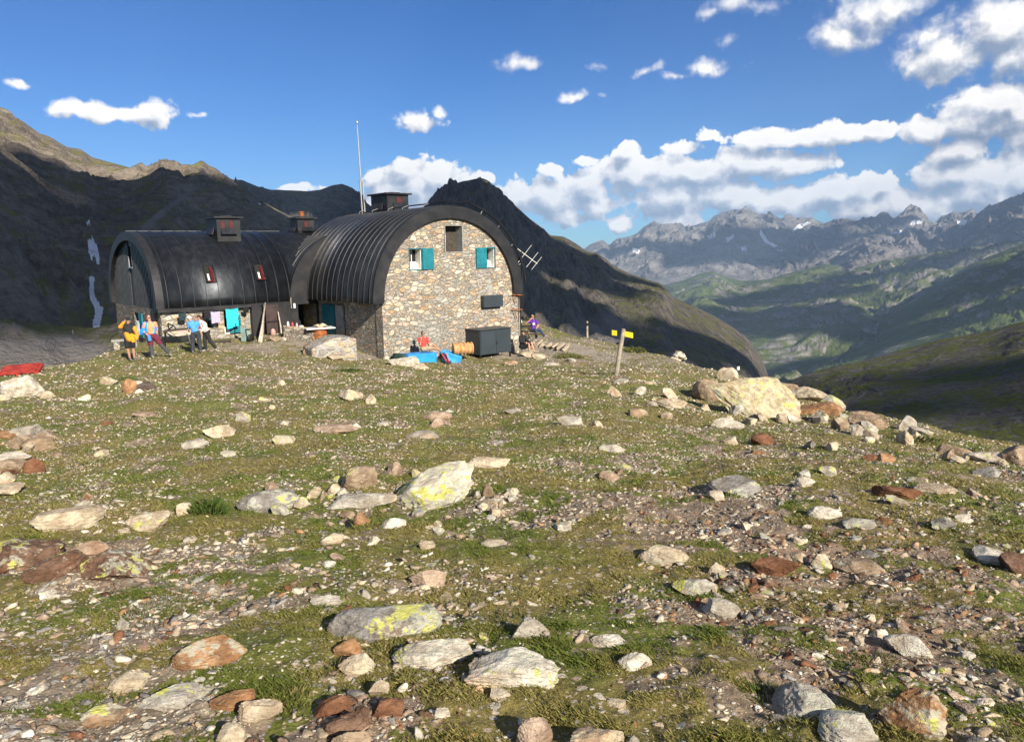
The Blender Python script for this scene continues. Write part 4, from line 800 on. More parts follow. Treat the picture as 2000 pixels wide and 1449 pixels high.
TONES = {'cream': (.56, .48, .35), 'tan': (.38, .29, .20), 'pink': (.44, .335, .25), 'white': (.64, .60, .50), 'grey': (.29, .275, .25), 'pale': (.48, .45, .38), 'rust': (.23, .115, .065), 'orange': (.40, .235, .125), 'brown': (.20, .125, .085), 'dark': (.13, .105, .09)}
def place_rock(name, label, px0, py0, px1, py1, tone, lich=.3, seed=None, flat=0, tilt=0, lvl=5, cuts=10, rough=.045, lean=0, sink=.22, group=None, round_=.62):
    seed = seed if seed is not None else int(px0 * 7 + py0 * 13) % 9973
    yb = py1 - (py1 - py0) * .12; g = gpx((px0 + px1) / 2, yb); Y = g[1]; w = (px1 - px0) / F * hypot(g[0], g[1]) / hypot(1, 0) * 1.0
    dist = hypot(g[0], g[1]); D3 = hypot(dist, EYE[2] - g[2]); e = asin((EYE[2] - g[2]) / D3); hp = (py1 - py0) / F * D3; w = (px1 - px0) / F * D3
    asp = flat if flat else min(.85, max(.3, .75 * hp / w))
    H = min(asp * w, hp / cos(e)) if e < .25 else min(asp * w, hp * .8)
    dep = (hp - H * cos(e)) / max(.12, sin(e)); dep = min(max(dep, .55 * w), 1.25 * w)
    P = rock_shape(seed, lvl, cuts, rough=rough, round_=round_)
    P = P * [w / 2, dep / 2, H / 2 * (1 + sink)]
    if lean:   # slab leaning: shear upward towards one side
        P[:, 2] *= (1 + lean * P[:, 0] / (w / 2)); 
    if tilt:
        a = radians(tilt); ca, sa = cos(a), sin(a); x = P[:, 0] * ca - P[:, 2] * sa; z = P[:, 0] * sa + P[:, 2] * ca; P[:, 0] = x; P[:, 2] = z
    az = atan2(g[0], g[1]); ca, sa = cos(-az), sin(-az); x = P[:, 0] * ca - P[:, 1] * sa; y = P[:, 0] * sa + P[:, 1] * ca; P[:, 0] = x; P[:, 1] = y
    # seat: visible height H above ground
    P[:, 2] += H * .84 - P[:, 2].max()
    back = np.array([sin(az), cos(az)]) * dep * .30
    me = mesh_np(name, P, ICO[lvl][1], False)
    o = link(name, me, ROCK); o.location = (g[0] + back[0], g[1] + back[1], gz(g[0] + back[0], g[1] + back[1])); o.color = TONES[tone] + (lich,)
    me.polygons.foreach_set('use_smooth', np.ones(len(me.polygons), bool)); me.set_sharp_from_angle(angle=radians(28))
    tag(o, label, 'rock' if w < .9 else 'boulder', group); ROCKS.append((g[0] + back[0], g[1] + back[1], w * .5, dep * .5)); return o
ROCKS = []
ROCK = rock_mat('lichened_rock'); STONE = rock_mat('loose_stone', True)
BIG = [
 # x0 y0 x1 y1 tone lichen label extra
 (775, 876, 945, 1003, 'white', .70, 'large pale slab crusted with yellow lichen, standing tilted in the middle of the meadow', dict(tilt=24, flat=.50, cuts=13)),
 (915, 886, 998, 916, 'cream', .3, 'flat cream slab right behind the large tilted lichen slab', dict(flat=.25)),
 (667, 904, 738, 960, 'tan', .5, 'tan lichened block left of the large tilted slab', {}),
 (756, 893, 786, 932, 'pink', 0, 'small pinkish block between the tan block and the tilted slab', dict(flat=.9)),
 (640, 957, 780, 994, 'pale', .25, 'long flat grey slab lying left of the tilted slab', dict(flat=.16)),
 (80, 990, 193, 1037, 'cream', .2, 'smooth cream humped boulder in the left foreground', dict(flat=.4, cuts=7)),
 (255, 999, 330, 1040, 'cream', .5, 'rounded lichened boulder right of the cream humped one', {}),
 (468, 957, 582, 1004, 'grey', .6, 'broad grey boulder spotted with yellow lichen near the grass tuft', dict(flat=.4)),
 (348, 977, 399, 1008, 'cream', 0, 'angular cream stone in front of the tall grass tuft', {}),
 (646, 1180, 864, 1250, 'grey', .68, 'long grey oval slab with bright yellow lichen blotches', dict(flat=.28, cuts=7, round_=.7)),
 (770, 1248, 922, 1306, 'white', .6, 'white slab with yellow lichen just below the long oval slab', dict(flat=.3)),
 (914, 1271, 1091, 1345, 'white', .62, 'ribbed white slab with yellow lichen, right of the other white slab', dict(flat=.3, lean=.2)),
 (653, 1247, 708, 1284, 'orange', 0, 'brown angular stone at the lower left end of the oval slab', dict(flat=.6)),
 (664, 1271, 735, 1322, 'cream', .3, 'cream stone below the brown angular stone', {}),
 (799, 1105, 873, 1148, 'pink', .1, 'pinkish tan block alone on the turf above the oval slab', dict(flat=.55, cuts=12)),
 (349, 1251, 473, 1308, 'orange', .55, 'bright orange boulder with yellow lichen in the left foreground', dict(flat=.45, cuts=8)),
 (221, 1314, 285, 1352, 'cream', .4, 'cream stone below and left of the orange boulder', {}),
 (1012, 1392, 1077, 1470, 'pink', .2, 'upright brown-faced stone cut by the bottom edge', dict(flat=1.1)),
 (1118, 1416, 1215, 1475, 'cream', .3, 'rounded tan stone at the bottom edge right of the upright one', {}),
 (1728, 1343, 1829, 1442, 'orange', .66, 'upright rusty rock with a bright yellow lichen patch', dict(flat=.9, cuts=13)),
 (1515, 1305, 1632, 1412, 'pale', .6, 'upper half of a long lichened outcrop in the lower right turf', dict(flat=.4, lean=-.2)),
 (1610, 1352, 1715, 1465, 'pale', .6, 'lower half of a long lichened outcrop, left of the upright rusty rock', dict(flat=.4)),
 (1733, 1241, 1814, 1285, 'white', .1, 'clean pale grey block on the red scree', dict(flat=.6, cuts=13)),
 (1372, 1162, 1442, 1212, 'pale', .2, 'oblong pale block with a dark shaded end on the scree edge', dict(flat=.5)),
 (1248, 1057, 1343, 1106, 'cream', .5, 'cream lichened slab at the left rim of the scree', dict(flat=.3)),
 (1622, 1076, 1723, 1122, 'tan', .5, 'flat tan slab with yellow edges in the middle of the scree', dict(flat=.2)),
 (1468, 1078, 1556, 1130, 'rust', .3, 'stack of rust red slabs on the scree', dict(flat=.4, cuts=13)),
 (1313, 1124, 1392, 1168, 'pale', .66, 'lichen covered boulder left of the rust red slabs', {}),
 (1352, 734, 1412, 788, 'tan', .2, 'tan boulder propped against the left end of the giant slab', {}),
 (1400, 717, 1441, 745, 'cream', .4, 'jagged cream rock on top of the giant slab, left of the white hat', dict(flat=.7)),
 (1441, 719, 1479, 743, 'pink', 0, 'smooth dome shaped rock behind the giant slab', dict(flat=.6, cuts=6, round_=.75)),
 (1508, 742, 1560, 764, 'tan', .2, 'brownish rock at the upper right end of the giant slab', {}),
 (1545, 752, 1622, 786, 'cream', .3, 'cream boulder right of the giant slab', {}),
 (1556, 777, 1640, 816, 'orange', .1, 'smooth brown boulder below the cream one', dict(cuts=7)),
 (1598, 762, 1648, 808, 'pale', .66, 'yellow lichened boulder at the right end of the boulder heap', {}),
 (1658, 798, 1730, 842, 'tan', .3, 'blocky tan boulder downhill of the boulder heap', {}),
 (1752, 814, 1786, 846, 'pale', .1, 'pointed white topped rock on the right skyline', dict(flat=1.0)),
 (1776, 828, 1815, 857, 'pale', .2, 'grey rock touching the pointed white topped one', {}),
 (1964, 868, 2012, 914, 'tan', .1, 'brown boulder cut by the right edge', {}),
 (1893, 876, 1965, 906, 'pale', .4, 'low broken slab left of the brown boulder at the right edge', dict(flat=.3)),
 (1835, 862, 1895, 892, 'tan', .3, 'low tan rocks left of the broken slab', dict(flat=.35)),
 (1088, 805, 1141, 834, 'pale', .2, 'lone grey boulder on the turf below the signpost', {}),
 (826, 805, 884, 822, 'pink', 0, 'low pinkish slab in the middle of the meadow', dict(flat=.25)),
 (614, 822, 702, 848, 'pink', 0, 'broad flat pinkish slab below the hut', dict(flat=.16)),
 (788, 832, 860, 858, 'pale', .2, 'slim pale slab pointing up to the right', dict(flat=.18)),
 (984, 796, 1019, 811, 'pale', 0, 'small blue grey slab in the upper meadow', dict(flat=.3)),
 (14, 736, 77, 780, 'white', 0, 'big white wedge of rock below the red pallet', dict(flat=.62, cuts=12)),
 (76, 762, 105, 779, 'cream', 0, 'small cream stone at the foot of the white wedge', {}),
 (242, 739, 266, 771, 'orange', 0, 'upright orange stone below the two hikers', dict(flat=1.2)),
 (264, 744, 302, 766, 'dark', 0, 'dark brown stone beside the upright orange one', {}),
 (-8, 830, 38, 860, 'orange', 0, 'slanting rusty slab at the left edge', dict(flat=.3)),
 (26, 826, 82, 862, 'pale', .1, 'blue grey broken block near the left edge', {}),
 (48, 851, 99, 882, 'tan', 0, 'tan block below the blue grey one', {}),
 (-8, 878, 52, 906, 'white', 0, 'white slab at the left edge above the round rusty stone', dict(flat=.3)),
 (-5, 895, 50, 928, 'tan', 0, 'brown rock under the white slab', {}),
 (51, 897, 84, 926, 'rust', 0, 'round rust red stone near the left edge', dict(cuts=6, flat=.9, round_=.8)),
 (-8, 944, 43, 972, 'cream', 0, 'low cream rock at the left edge', dict(flat=.3)),
 (399, 828, 458, 856, 'cream', .1, 'lens shaped cream rock in the left meadow', dict(flat=.4, tilt=-12)),
 (358, 854, 406, 880, 'pale', .5, 'greenish lichened stone below the lens shaped one', {}),
 (461, 805, 489, 827, 'pale', .75, 'small stone completely covered in yellow lichen', dict(flat=.8)),
 (533, 845, 576, 869, 'cream', .6, 'yellowish stone at the left end of the pinkish slab', {}),
 (-12, 1035, 112, 1122, 'brown', .62, 'dark brown outcrop with yellow lichen in the left foreground', dict(flat=.45, cuts=12, rough=.07)),
 (62, 1055, 165, 1132, 'brown', .4, 'reddish brown outcrop beside the dark one', dict(flat=.4, cuts=12, rough=.07)),
 (172, 1060, 292, 1142, 'brown', .6, 'third brown outcrop with cream patches, rightmost of the three', dict(flat=.4, cuts=12, rough=.07)),
 (143, 1062, 207, 1087, 'pink', 0, 'pinkish stone lodged between the brown outcrops', dict(flat=.4)),
 (618, 1352, 690, 1402, 'rust', 0, 'rust brown slab in the bottom pile of stones', dict(flat=.5, cuts=13)),
 (638, 1384, 722, 1442, 'brown', 0, 'dark brown slab in the middle of the bottom pile', dict(flat=.4, cuts=13)),
 (728, 1360, 788, 1404, 'rust', 0, 'dark red slab at the right end of the bottom pile', dict(flat=.5, cuts=13)),
 (652, 1418, 722, 1475, 'tan', 0, 'tan block at the bottom edge under the brown slab', {}),
 (428, 1410, 478, 1462, 'cream', .2, 'cream rounded stone cut by the bottom edge', {}),
 (468, 1362, 547, 1416, 'cream', .2, 'whitish angular block left of the bottom pile', {}),
 (418, 1354, 494, 1388, 'orange', .1, 'orange streaked stone beside the whitish block', dict(flat=.4)),
 (278, 1360, 392, 1388, 'pale', .6, 'long low slab with green yellow lichen under the orange boulder', dict(flat=.2)),
 (172, 1380, 246, 1418, 'tan', .62, 'tan stone with a round yellow lichen patch at the lower left', dict(flat=.4)),
 (998, 1198, 1078, 1252, 'pale', .6, 'pale lichened rock with a dark notch right of the oval slab', {}),
 (1154, 1237, 1226, 1266, 'white', .4, 'white stone right of the ribbed white slab', {}),
 (1208, 1269, 1272, 1312, 'white', .4, 'slanting white stone below the other white stone', {}),
 (958, 1340, 996, 1366, 'white', .1, 'fist sized white stone below the ribbed slab', {}),
 (846, 1376, 878, 1404, 'white', 0, 'small bluish white stone in the bottom turf', {}),
 (722, 1326, 760, 1362, 'cream', 0, 'small cream block right of the bottom pile', {}),
 (1553, 928, 1590, 952, 'white', 0, 'bright white block on the right meadow', {}),
 (1598, 909, 1632, 931, 'pale', .7, 'small pointed stone with a yellow lichen face', dict(flat=.6)),
 (1710, 948, 1792, 975, 'rust', 0, 'dark rust coloured flat slab on the right meadow', dict(flat=.22)),
 (1792, 938, 1860, 964, 'cream', 0, 'cream shard right of the dark rust slab', dict(flat=.2)),
 (1468, 843, 1516, 872, 'rust', .1, 'rust coloured angular rock below the giant slab', {}),
 (1578, 984, 1642, 1016, 'white', .1, 'white mottled stone on the grass above the scree', dict(flat=.35)),
 (1650, 1003, 1706, 1034, 'pale', .5, 'slanting lichened slab on the grass above the scree', dict(flat=.25)),
 (1382, 918, 1484, 974, 'grey', .5, 'low grey outcrop with lichen right of the middle', dict(flat=.3)),
 (1378, 953, 1414, 980, 'white', 0, 'white pebble like block in front of the low grey outcrop', {}),
 (1168, 865, 1222, 885, 'pale', .5, 'flat lens shaped stone with a lichen rim', dict(flat=.25)),
 (1958, 1076, 2010, 1124, 'brown', .1, 'brown broken rock at the right edge', {}),
 (1908, 1068, 1968, 1106, 'white', .1, 'cream shard beside the brown broken rock', dict(flat=.3)),
 (1280, 772, 1342, 800, 'cream', .1, 'cream boulder at the left foot of the boulder heap', {}),
 (1226, 796, 1266, 816, 'tan', 0, 'tan stone left of the boulder heap', {}),
 (1388, 812, 1452, 838, 'white', .3, 'low white boulder below the giant slab', dict(flat=.35)),
 (758, 698, 822, 717, 'white', .1, 'whitish boulder leaning against the blue tarpaulin', dict(flat=.4)),
 (608, 1158, 674, 1186, 'white', .5, 'slim white stone with a yellow spot above the oval slab', dict(flat=.2, tilt=-10)),
 (630, 1092, 656, 1110, 'white', 0, 'star shaped white stone patch on the turf', dict(flat=.4)),
 (938, 1046, 990, 1070, 'pale', .6, 'slanting lichened stone below the tilted slab', dict(flat=.3)),
 (744, 1008, 794, 1034, 'white', .1, 'white block at the foot of the tilted slab', {}),
 (626, 1038, 672, 1064, 'cream', 0, 'cream stone below the long flat slab', {}),
 (690, 990, 724, 1034, 'orange', 0, 'two toned orange rock near the left foot of the tilted slab', {}),
 (1206, 1180, 1210, 1184, 'white', 0, '', {}),
]
def build_rocks():
    for q in BIG:
        if q[6]: place_rock('boulder' if (q[2] - q[0]) > 70 else 'rock', q[6], *q[:4], q[4], q[5], **dict(dict(lvl=5 if q[2] - q[0] > 60 else 4), **q[7]))
    # the giant slab: a leaning plate, hollow and dark under its left end
    g = gpx(1470, 815); d3 = hypot(g[0], g[1]); w = 185 / F * d3; P = rock_shape(77, 5, 12, rough=.04, round_=.55) * [w / 2, w * .32, w * .13]
    R1 = np.array(Matrix.Rotation(radians(-60), 3, 'X')); R2 = np.array(Matrix.Rotation(radians(17), 3, 'Y')); P = P @ (R2 @ R1).T if False else (P @ np.array(Matrix.Rotation(radians(38), 3, 'X')).T) @ np.array(Matrix.Rotation(radians(19), 3, 'Y')).T
    me = mesh_np('boulder', P, ICO[5][1], True); me.set_sharp_from_angle(angle=radians(28)); o = link('boulder', me, ROCK); az = atan2(g[0], g[1])
    c = g + np.array([sin(az), cos(az), 0]) * w * .22 + np.array([0, 0, w * .17]); o.location = c; o.rotation_euler = (0, 0, -az); o.color = (.52, .45, .30, .60)
    tag(o, 'giant cream slab leaning over a dark hollow, largest rock of the boulder heap', 'boulder')
    # loose rocks, individually placed
    protos = [mesh_np('rock_shape', rock_shape(500 + k, 4, 10 + k % 6, rough=.05, round_=.52), ICO[4][1], True) for k in range(16)]
    for me in protos: me.set_sharp_from_angle(angle=radians(26)); me.materials.append(ROCK)
    rr = np.random.RandomState(11); kinds = [('cream', 'pale cream rock half sunk in the turf', 'scattered cream rocks'), ('pink', 'pinkish tan rock lying on the slope', 'scattered pinkish rocks'), ('grey', 'plain grey rock lying on the slope', 'scattered grey rocks'), ('white', 'whitish rock with flecks of lichen', 'scattered whitish rocks'), ('rust', 'rust brown shard lying on the slope', 'scattered rust brown shards'), ('orange', 'ochre stained rock on the stony slope', 'scattered ochre rocks')]
    n = 0
    while n < 120:
        px = rr.uniform(-20, 2020); py = rr.uniform(735, 1440) ** 1.0
        lim = np.interp(px, [0, 1200, 1500, 2000], [725, 735, 790, 880])
        if py < lim: continue
        g = gpx(px, py)
        if any(abs(g[0] - a) < b_ + .05 and abs(g[1] - b) < c_ + .05 for a, b, b_, c_ in ROCKS): continue
        ru = float(_spot(g[0], g[1], RUSTY)); d = hypot(g[0], g[1])
        if rr.rand() > .35 + 1.3 * float(fbm(g[0] * .8, g[1] * .8, 3, 61)) + ru * .4: continue
        k = rr.choice(6, p=[.38, .12, .14, .28, .03, .05]) if ru < .35 else rr.choice(6, p=[.22, .15, .15, .18, .2, .1])
        s = (20 + 26 * rr.rand() ** 2) / F * d * (1.0 if py < 1000 else .95)
        o = link('rock', protos[rr.randint(16)]); o.scale = (s * .5, s * (.35 + .25 * rr.rand()), s * (.14 + .26 * rr.rand())); o.rotation_euler = (rr.normal() * .25, rr.normal() * .25, rr.rand() * 6.28)
        o.location = (g[0], g[1], g[2] + o.scale[2] * .12); tn = np.array(TONES[kinds[k][0]]) * (.8 + .35 * rr.rand()); o.color = tuple(tn) + (float(rr.choice([0, .3, .5, .6])),)
        tag(o, kinds[k][1], 'rock', kinds[k][2]); n += 1
    clusters = [(1480, 826, 60, 12, 'boulder heap under the giant slab'), (1610, 818, 60, 12, 'lower right end of the boulder heap'), (1690, 850, 50, 9, 'foot of the blocky tan boulder'), (1310, 790, 60, 10, 'left foot of the boulder heap'),
                (60, 875, 60, 10, 'rock cluster at the left edge'), (25, 930, 40, 7, 'stones below the rust red round stone'), (640, 975, 60, 10, 'rubble left of the tilted slab'), (540, 985, 60, 8, 'rubble round the broad grey lichened boulder'), (960, 985, 70, 14, 'rubble right of the tilted slab'),
                (860, 1020, 80, 10, 'rubble at the foot of the tilted slab'), (700, 1405, 60, 10, 'bottom pile of brown slabs'), (1540, 1120, 90, 12, 'rust red slab stack on the scree'), (1400, 1150, 60, 8, 'left rim of the scree'), (1890, 895, 70, 9, 'broken slabs at the right edge'), (1790, 860, 50, 6, 'pointed white topped rock'), (180, 1030, 70, 7, 'cream humped boulder at left')]
    for (cx, cy, rad, nn, where) in clusters:
        for k in range(nn):
            px = cx + rr.normal() * rad * .5; py = cy + rr.normal() * rad * (.16 if cy < 900 else .3); g = gpx(px, py); d = hypot(g[0], g[1])
            s = (10 + 22 * rr.rand() ** 1.5) * (1.15 if cy < 900 else 1.3) / F * d; tn = ['cream', 'cream', 'white', 'pale', 'tan'][rr.randint(5)] if 'rust' not in where and 'brown' not in where else ['rust', 'tan', 'cream', 'brown', 'pink'][rr.randint(5)]
            o = link('rock', protos[rr.randint(16)]); o.scale = (s * .5, s * (.3 + .25 * rr.rand()), s * (.18 + .3 * rr.rand())); o.rotation_euler = (rr.normal() * .4, rr.normal() * .4, rr.rand() * 6.28); o.location = (g[0], g[1], g[2] + o.scale[2] * .3)
            o.color = tuple(np.array(TONES[tn]) * (.8 + .35 * rr.rand())) + (float(rr.choice([0, .3, .5, .66])),); tag(o, 'small rock among the ' + where if where.startswith(('rubble', 'stones', 'broken')) else 'small loose rock near the ' + where, 'rock', 'small rocks, ' + where)
    return protos
def scatter_polar(rr, n, rmin, rmax, azmax, power=1.0):
    u = rr.rand(n); r = rmin * (rmax / rmin) ** (u ** power); a = np.radians(rr.uniform(-azmax, azmax, n)); return r * np.sin(a), r * np.cos(a), r
def build_stones():
    rr = np.random.RandomState(21); VL, FL, TL = [], [], []; nb = 0
    pal = np.array([TONES[k] for k in ('cream', 'white', 'pale', 'pink', 'tan', 'grey', 'grey', 'orange', 'rust', 'brown')])
    for lvl, n, rmin, rmax, s0, s1, pw in ((2, 14000, 1.9, 14, .014, .07, .8), (1, 90000, 1.8, 16, .005, .024, .75), (1, 42000, 4, 32, .03, .12, .9), (1, 120000, 7, 62, .022, .085, .85)):
        protos = [rock_shape(900 + k + lvl * 50, lvl, 10 + k % 6, round_=.40) for k in range(14)]; f0 = ICO[lvl][1]; nv = len(protos[0])
        n = int(n * 1.16); x, y, r = scatter_polar(rr, n, rmin, rmax, 49, pw)
        g, d, ru, pa, gr = masks(x, y); cl = fbm(x * .8, y * .8, 3, 61)
        prob = np.clip(.05 + .56 * (1 - g) + .5 * np.maximum(ru, gr) + .55 * cl, .02, 1)
        if lvl == 1 and rmax > 30: prob = np.clip(.52 + .5 * (1 - g) + .75 * cl, .06, 1) * np.where(pa > .5, .6, 1)
        if lvl == 1 and rmax == 32: prob = np.clip(.16 + .5 * (1 - g) + .6 * cl, .02, 1)
        keep = rr.rand(n) < prob; keep &= (r < crest(np.degrees(np.arctan2(x, y))) + 2)
        q = (x - A1[0]) * VU[0] + (y - A1[1]) * VU[1]; q2 = (x - A1[0]) * VV[0] + (y - A1[1]) * VV[1]
        keep &= ~((q > -.1) & (q < 8.6) & (q2 > -.1)); keep &= ~((q2 > 6.9) & (q > -7.8) & (q < 3))
        x, y, r, ru, gr, g = x[keep], y[keep], r[keep], ru[keep], gr[keep], g[keep]; n = len(x)
        s = (s0 + (s1 - s0) * rr.rand(n) ** 2.6) * (1.0 if rmax < 30 else np.clip(r / 22, .5, 1.25)) * .5 * 1.3
        z = ground(x, y); sc3 = np.stack([s * rr.uniform(.8, 1.3, n), s * rr.uniform(.4, .85, n), s * rr.uniform(.14, .5, n)], 1)
        w = np.where(np.maximum(ru, 0)[:, None] > .45, np.array([.15, .12, .14, .12, .12, .08, .06, .07, .09, .05])[None], np.array([.27, .24, .17, .11, .08, .05, .03, .03, .01, .01])[None])
        w = np.where((gr[:, None] > .45), np.array([.14, .12, .16, .12, .12, .12, .10, .05, .03, .04])[None], w); cw = np.cumsum(w, 1); ti = (rr.rand(n)[:, None] > cw).sum(1).clip(0, 9); tone = pal[ti] * rr.uniform(.8, 1.3, n)[:, None]
        ps = rr.randint(0, 14, n); a = rr.rand(n) * 6.28; tl = rr.normal(size=n) * .32
        B = np.array(protos)[ps] * sc3[:, None, :]
        ct, st = np.cos(tl)[:, None], np.sin(tl)[:, None]; X = B[:, :, 0] * ct - B[:, :, 2] * st; Zz = B[:, :, 0] * st + B[:, :, 2] * ct
        ca, sa = np.cos(a)[:, None], np.sin(a)[:, None]; X, Y = X * ca - B[:, :, 1] * sa, X * sa + B[:, :, 1] * ca
        V = np.stack([X + x[:, None], Y + y[:, None], Zz + (z + sc3[:, 2] * .22)[:, None]], -1).reshape(-1, 3)
        VL.append(V); FL.append((f0[None] + (np.arange(n) * nv)[:, None, None]).reshape(-1, 3) + nb); TL.append(np.repeat(tone, nv, 0)); nb += len(V)
    V = np.concatenate(VL); Fc = np.concatenate(FL); T = np.concatenate(TL)
    me = mesh_np('loose_stones', V, Fc, False); ca = me.color_attributes.new('tone', 'FLOAT_COLOR', 'POINT'); ca.data.foreach_set('color', np.hstack([T, np.ones((len(T), 1))]).astype(np.float32).ravel())
    o = link('loose_stones', me, STONE); o['kind'] = 'stuff'; o['label'] = 'countless small stones and shards strewn over the slope'
def build_grass():
    rr = np.random.RandomState(31); t = NT('grass_blades'); c = t.attr('tint', True); 
    b = t.new('ShaderNodeBsdfPrincipled', {'Base Color': c, 'Roughness': .7, 'Specular IOR Level': .15}); tr = t.new('ShaderNodeBsdfTranslucent', {'Color': c}); mx = t.new('ShaderNodeMixShader', {0: .3, 1: b.outputs[0], 2: tr.outputs[0]}); o = t.new('ShaderNodeOutputMaterial'); t.t.links.new(mx.outputs[0], o.inputs[0])
    VL, CL = [], []
    for n, rmin, rmax, h0, h1, wd in ((620000, 1.9, 9, .006, .021, .0012), (300000, 6, 44, .015, .036, .005)):
        x, y, r = scatter_polar(rr, n, rmin, rmax, 41, .8); g, d, ru, pa, gr = masks(x, y)
        tu = fbm(x * 3.1, y * 3.1, 3, 71); keep = (rr.rand(n) < np.clip(g * 1.25 - .12, 0, 1) * np.clip(.55 + tu * 1.2, .12, 1)) & (r < crest(np.degrees(np.arctan2(x, y))) + 1)
        q = (x - A1[0]) * VU[0] + (y - A1[1]) * VU[1]; q2 = (x - A1[0]) * VV[0] + (y - A1[1]) * VV[1]; keep &= ~((q > -.1) & (q < 8.6) & (q2 > -.1)); keep &= ~((q2 > 6.9) & (q > -7.8) & (q < 3))
        x, y, d, tu, r = x[keep], y[keep], d[keep], tu[keep], r[keep]; n = len(x); z = ground(x, y) - .003
        h = (h0 + (h1 - h0) * rr.rand(n) ** 1.5) * (1 + np.clip(tu, -.3, .8)); a = rr.rand(n) * 6.28; ln = rr.uniform(.3, 1.3, n) * h; b2 = a + rr.normal(size=n) * .8; w = wd * rr.uniform(.7, 1.4, n) * (1 if rmax < 10 else np.clip(r / 14, .6, 1.6))
        ux, uy = np.cos(a) * w, np.sin(a) * w; lx, ly = np.cos(b2 + 1.57) * ln, np.sin(b2 + 1.57) * ln
        P = np.stack([np.stack([x - ux, y - uy, z], -1), np.stack([x + ux, y + uy, z], -1), np.stack([x + ux * .7 + lx * .4, y + uy * .7 + ly * .4, z + h * .62], -1), np.stack([x + lx, y + ly, z + h], -1)], 1)
        green = np.array([.135, .155, .03]); lush = np.array([.07, .12, .016]); dryc = np.array([.30, .235, .09]); dd = np.clip(d * .55 + rr.normal(size=n) * .22, 0, 1)[:, None]
        c = (green * (1 - dd) + dryc * dd); c = np.where((d < .25)[:, None], c * .6 + lush * .4, c) * rr.uniform(.7, 1.35, n)[:, None]
        VL.append(P.reshape(-1, 3)); CL.append(np.repeat(c, 4, 0))
    # tussocks: taller tufts
    for (px, py, rad, hh, nn, dryf) in ((410, 1000, .16, .15, 900, 0), (760, 1270, .1, .035, 250, .3), (280, 1190, .35, .03, 2500, .02), (680, 725, .6, .16, 500, .0), (1240, 685, .7, .3, 400, .2), (1110, 700, .8, .22, 500, .3), (650, 1310, .09, .045, 220, .6), (560, 1370, .1, .05, 300, .5), (1050, 1240, .1, .04, 300, .5), (1780, 860, .5, .15, 500, .3), (230, 742, .7, .12, 500, .1), (905, 1120, .2, .035, 500, .4), (1000, 1210, .2, .035, 500, .4), (1880, 950, .4, .08, 500, .6), (1500, 1360, .12, .05, 400, .1), (1700, 1290, .14, .04, 400, .4)):
        c0 = gpx(px, py); a = rr.rand(nn) * 6.28; q = rad * np.sqrt(rr.rand(nn)); x = c0[0] + q * np.cos(a); y = c0[1] + q * np.sin(a); z = ground(x, y) - .004
        h = hh * rr.uniform(.5, 1.1, nn) * (1.1 - q / rad * .6); b2 = np.where(rr.rand(nn) < .7, a, rr.rand(nn) * 6.28); ln = h * rr.uniform(.2, .8, nn); w = np.maximum(.0016, hypot(c0[0], c0[1]) * .00035); a2 = rr.rand(nn) * 6.28; ux, uy = np.cos(a2) * w, np.sin(a2) * w; lx, ly = np.cos(b2) * ln, np.sin(b2) * ln
        P = np.stack([np.stack([x - ux, y - uy, z], -1), np.stack([x + ux, y + uy, z], -1), np.stack([x + ux * .7 + lx * .35, y + uy * .7 + ly * .35, z + h * .62], -1), np.stack([x + lx, y + ly, z + h], -1)], 1)
        dd = np.clip(dryf + rr.normal(size=nn) * .2, 0, 1)[:, None]; c = (np.array([.06, .10, .02]) * (1 - dd) + np.array([.27, .20, .08]) * dd) * rr.uniform(.7, 1.3, nn)[:, None]
        VL.append(P.reshape(-1, 3)); CL.append(np.repeat(c, 4, 0))
    V = np.concatenate(VL); C_ = np.concatenate(CL); n = len(V) // 4; i = np.arange(n)[:, None] * 4; Fc = np.concatenate([i + [0, 1, 2], i + [0, 2, 3]], 0)
    me = mesh_np('grass', V, Fc); ca = me.color_attributes.new('tint', 'FLOAT_COLOR', 'POINT'); ca.data.foreach_set('color', np.hstack([C_, np.ones((len(C_), 1))]).astype(np.float32).ravel())
    o = link('grass', me, t.m); o['kind'] = 'stuff'; o['label'] = 'short alpine turf and dry grass tufts'

# ------------------------------------------------------------------ people
CAPV, CAPF = ico(2)
def blob(mb, c, r, R=None):
    P = CAPV * np.asarray(r, float)
    if R is not None: P = P @ np.asarray(R).T
    mb.add(P + np.asarray(c, float), [tuple(f) for f in CAPF.tolist()])
def limb(mb, a, ra, b, rb, n=12):
    a, b = np.asarray(a, float), np.asarray(b, float); blob(mb, a, (ra,) * 3); blob(mb, b, (rb,) * 3); mb.tube([a, (a + b) / 2, b], [ra, (ra + rb) / 2, rb], n)
def remesh(mb, name, mat, parent, vox=.011, sm=3):
    me = bpy.data.meshes.new('tmp'); me.from_pydata(mb.v, [], mb.f); o = bpy.data.objects.new('tmp', me); COL.objects.link(o)
    bm = bmesh.new(); bm.from_mesh(me); bmesh.ops.recalc_face_normals(bm, faces=bm.faces); bm.to_mesh(me); bm.free()
    md = o.modifiers.new('r', 'REMESH'); md.mode = 'VOXEL'; md.voxel_size = vox
    s = o.modifiers.new('s', 'SMOOTH'); s.iterations = sm; s.factor = .5
    dg = bpy.context.evaluated_depsgraph_get(); ev = o.evaluated_get(dg); m2 = bpy.data.meshes.new_from_object(ev); m2.name = name
    bpy.data.objects.remove(o); m2.polygons.foreach_set('use_smooth', [True] * len(m2.polygons)); m2.materials.clear()
    return link(name, m2, mat, parent)
